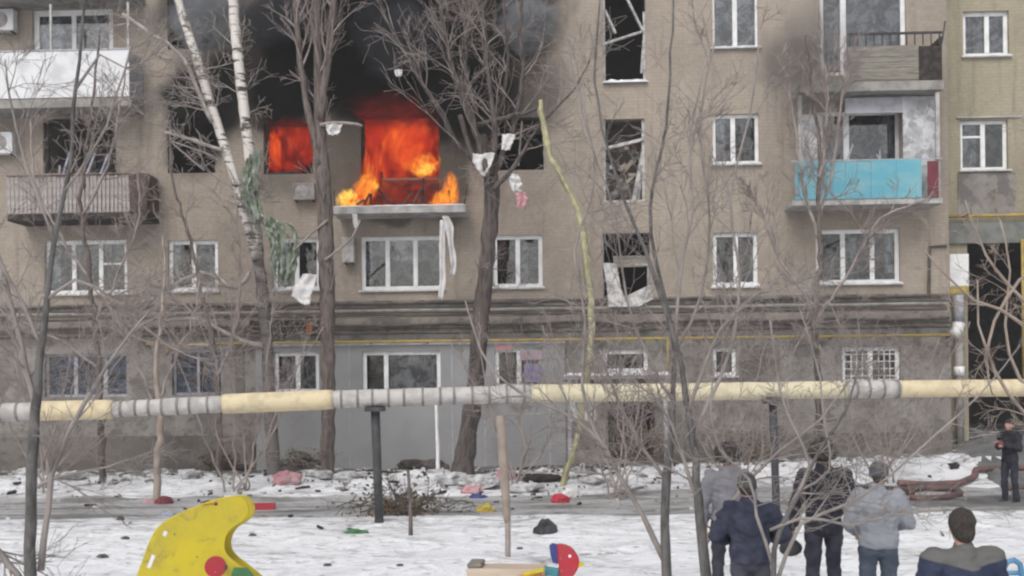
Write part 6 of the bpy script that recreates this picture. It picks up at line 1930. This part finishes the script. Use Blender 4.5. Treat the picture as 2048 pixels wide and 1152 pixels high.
volume('flame', 'red flame licking down the open balcony door', 'flame', 742, 350, -0.1, 0.34, 0.25, 1.0, f_red, group=FG, tilt=0.1)
volume('flame', 'dim red flames over the scorched parapet behind the railing', 'flame', 812, 384, -0.45, 1.5, 0.25, 0.52, f_bed, group=FG)
volume('flame', 'yellow flame at the left end of the burning balcony', 'flame', 695, 400, -0.85, 0.34, 0.2, 0.34, f_yel, group=FG)
volume('flame', 'orange flame right of the yellow one on the balcony', 'flame', 728, 384, -0.7, 0.40, 0.2, 0.58, f_hot, group=FG, tilt=0.5)
volume('flame', 'orange flame low at the right end of the burning balcony', 'flame', 888, 400, -0.85, 0.50, 0.2, 0.32, f_hot, group=FG, tilt=-0.3)
volume('flame', 'small orange flame tongue higher at the right end of the balcony', 'flame', 902, 374, -0.8, 0.24, 0.16, 0.46, f_hot, group=FG)
volume('flame', 'dim red glow above the balcony window under the smoke', 'flame', 775, 214, -0.12, 1.4, 0.2, 0.55, f_dim, group=FG)

s_black = smoke_mat('black_smoke', (0.022, 0.022, 0.025), 4.6, 1.8)
s_dark = smoke_mat('dark_smoke', (0.045, 0.042, 0.042), 2.8, 1.6)
s_grey = smoke_mat('grey_smoke', (0.66, 0.68, 0.74), 4.5, 2.0)
s_blue = smoke_mat('blue_black_smoke', (0.14, 0.147, 0.175), 3.0, 2.4)
s_thin = smoke_mat('thin_smoke', (0.42, 0.40, 0.40), 0.8, 1.4)
volume('smoke', 'thick black smoke rising before the wall above the fire', 'smoke', 735, 40, -0.75, 4.1, 0.7, 2.9, s_black, 'stuff')
volume('smoke', 'dark smoke drifting from the smaller burning window', 'smoke', 560, 170, -0.6, 1.5, 0.5, 1.5, s_dark, 'stuff')
volume('smoke', 'dark smoke right of the burning balcony behind the thick tree', 'smoke', 930, 150, -0.7, 1.9, 0.6, 2.2, s_dark, 'stuff')
volume('smoke', 'dark smoke over the blackened window left of the birch', 'smoke', 405, 200, -0.45, 1.05, 0.4, 1.7, s_dark, 'stuff')
volume('smoke', 'grey-blue smoke puff at the top left beside the birch stems', 'smoke', 405, 30, -1.0, 1.3, 0.5, 1.3, s_grey, 'stuff')
volume('smoke', 'grey-blue smoke puff at the top right of the thick tree', 'smoke', 1050, 45, -0.6, 1.1, 0.5, 1.1, s_grey, 'stuff')
volume('smoke', 'blue-black smoke billow at the top between the birch and the brown trunk', 'smoke', 540, 20, -1.5, 1.3, 0.5, 1.2, s_blue, 'stuff')
volume('smoke', 'blue-black smoke billow at the top before the thick tree', 'smoke', 790, 70, -1.6, 1.6, 0.4, 1.5, s_blue, 'stuff')
volume('smoke', 'thin grey smoke haze beside the upper right balcony', 'smoke', 1620, 100, -1.3, 1.7, 0.8, 2.2, s_thin, 'stuff')

# thin smoky winter air over the whole yard
hz = MB().box(-60, 60, -12, 46, -1.5, 20).build('haze', None)
tag(hz, kind='stuff')
hm, hnt, hb = nodes_of('smoky_air')
hnt.nodes.remove(hb)
hv = N(hnt, 'ShaderNodeVolumePrincipled')
hv.inputs['Color'].default_value = (0.80, 0.80, 0.82, 1)
hv.inputs['Density'].default_value = 0.0019
hnt.links.new(hv.outputs[0], hnt.nodes['Material Output'].inputs['Volume'])
hz.data.materials.append(hm)
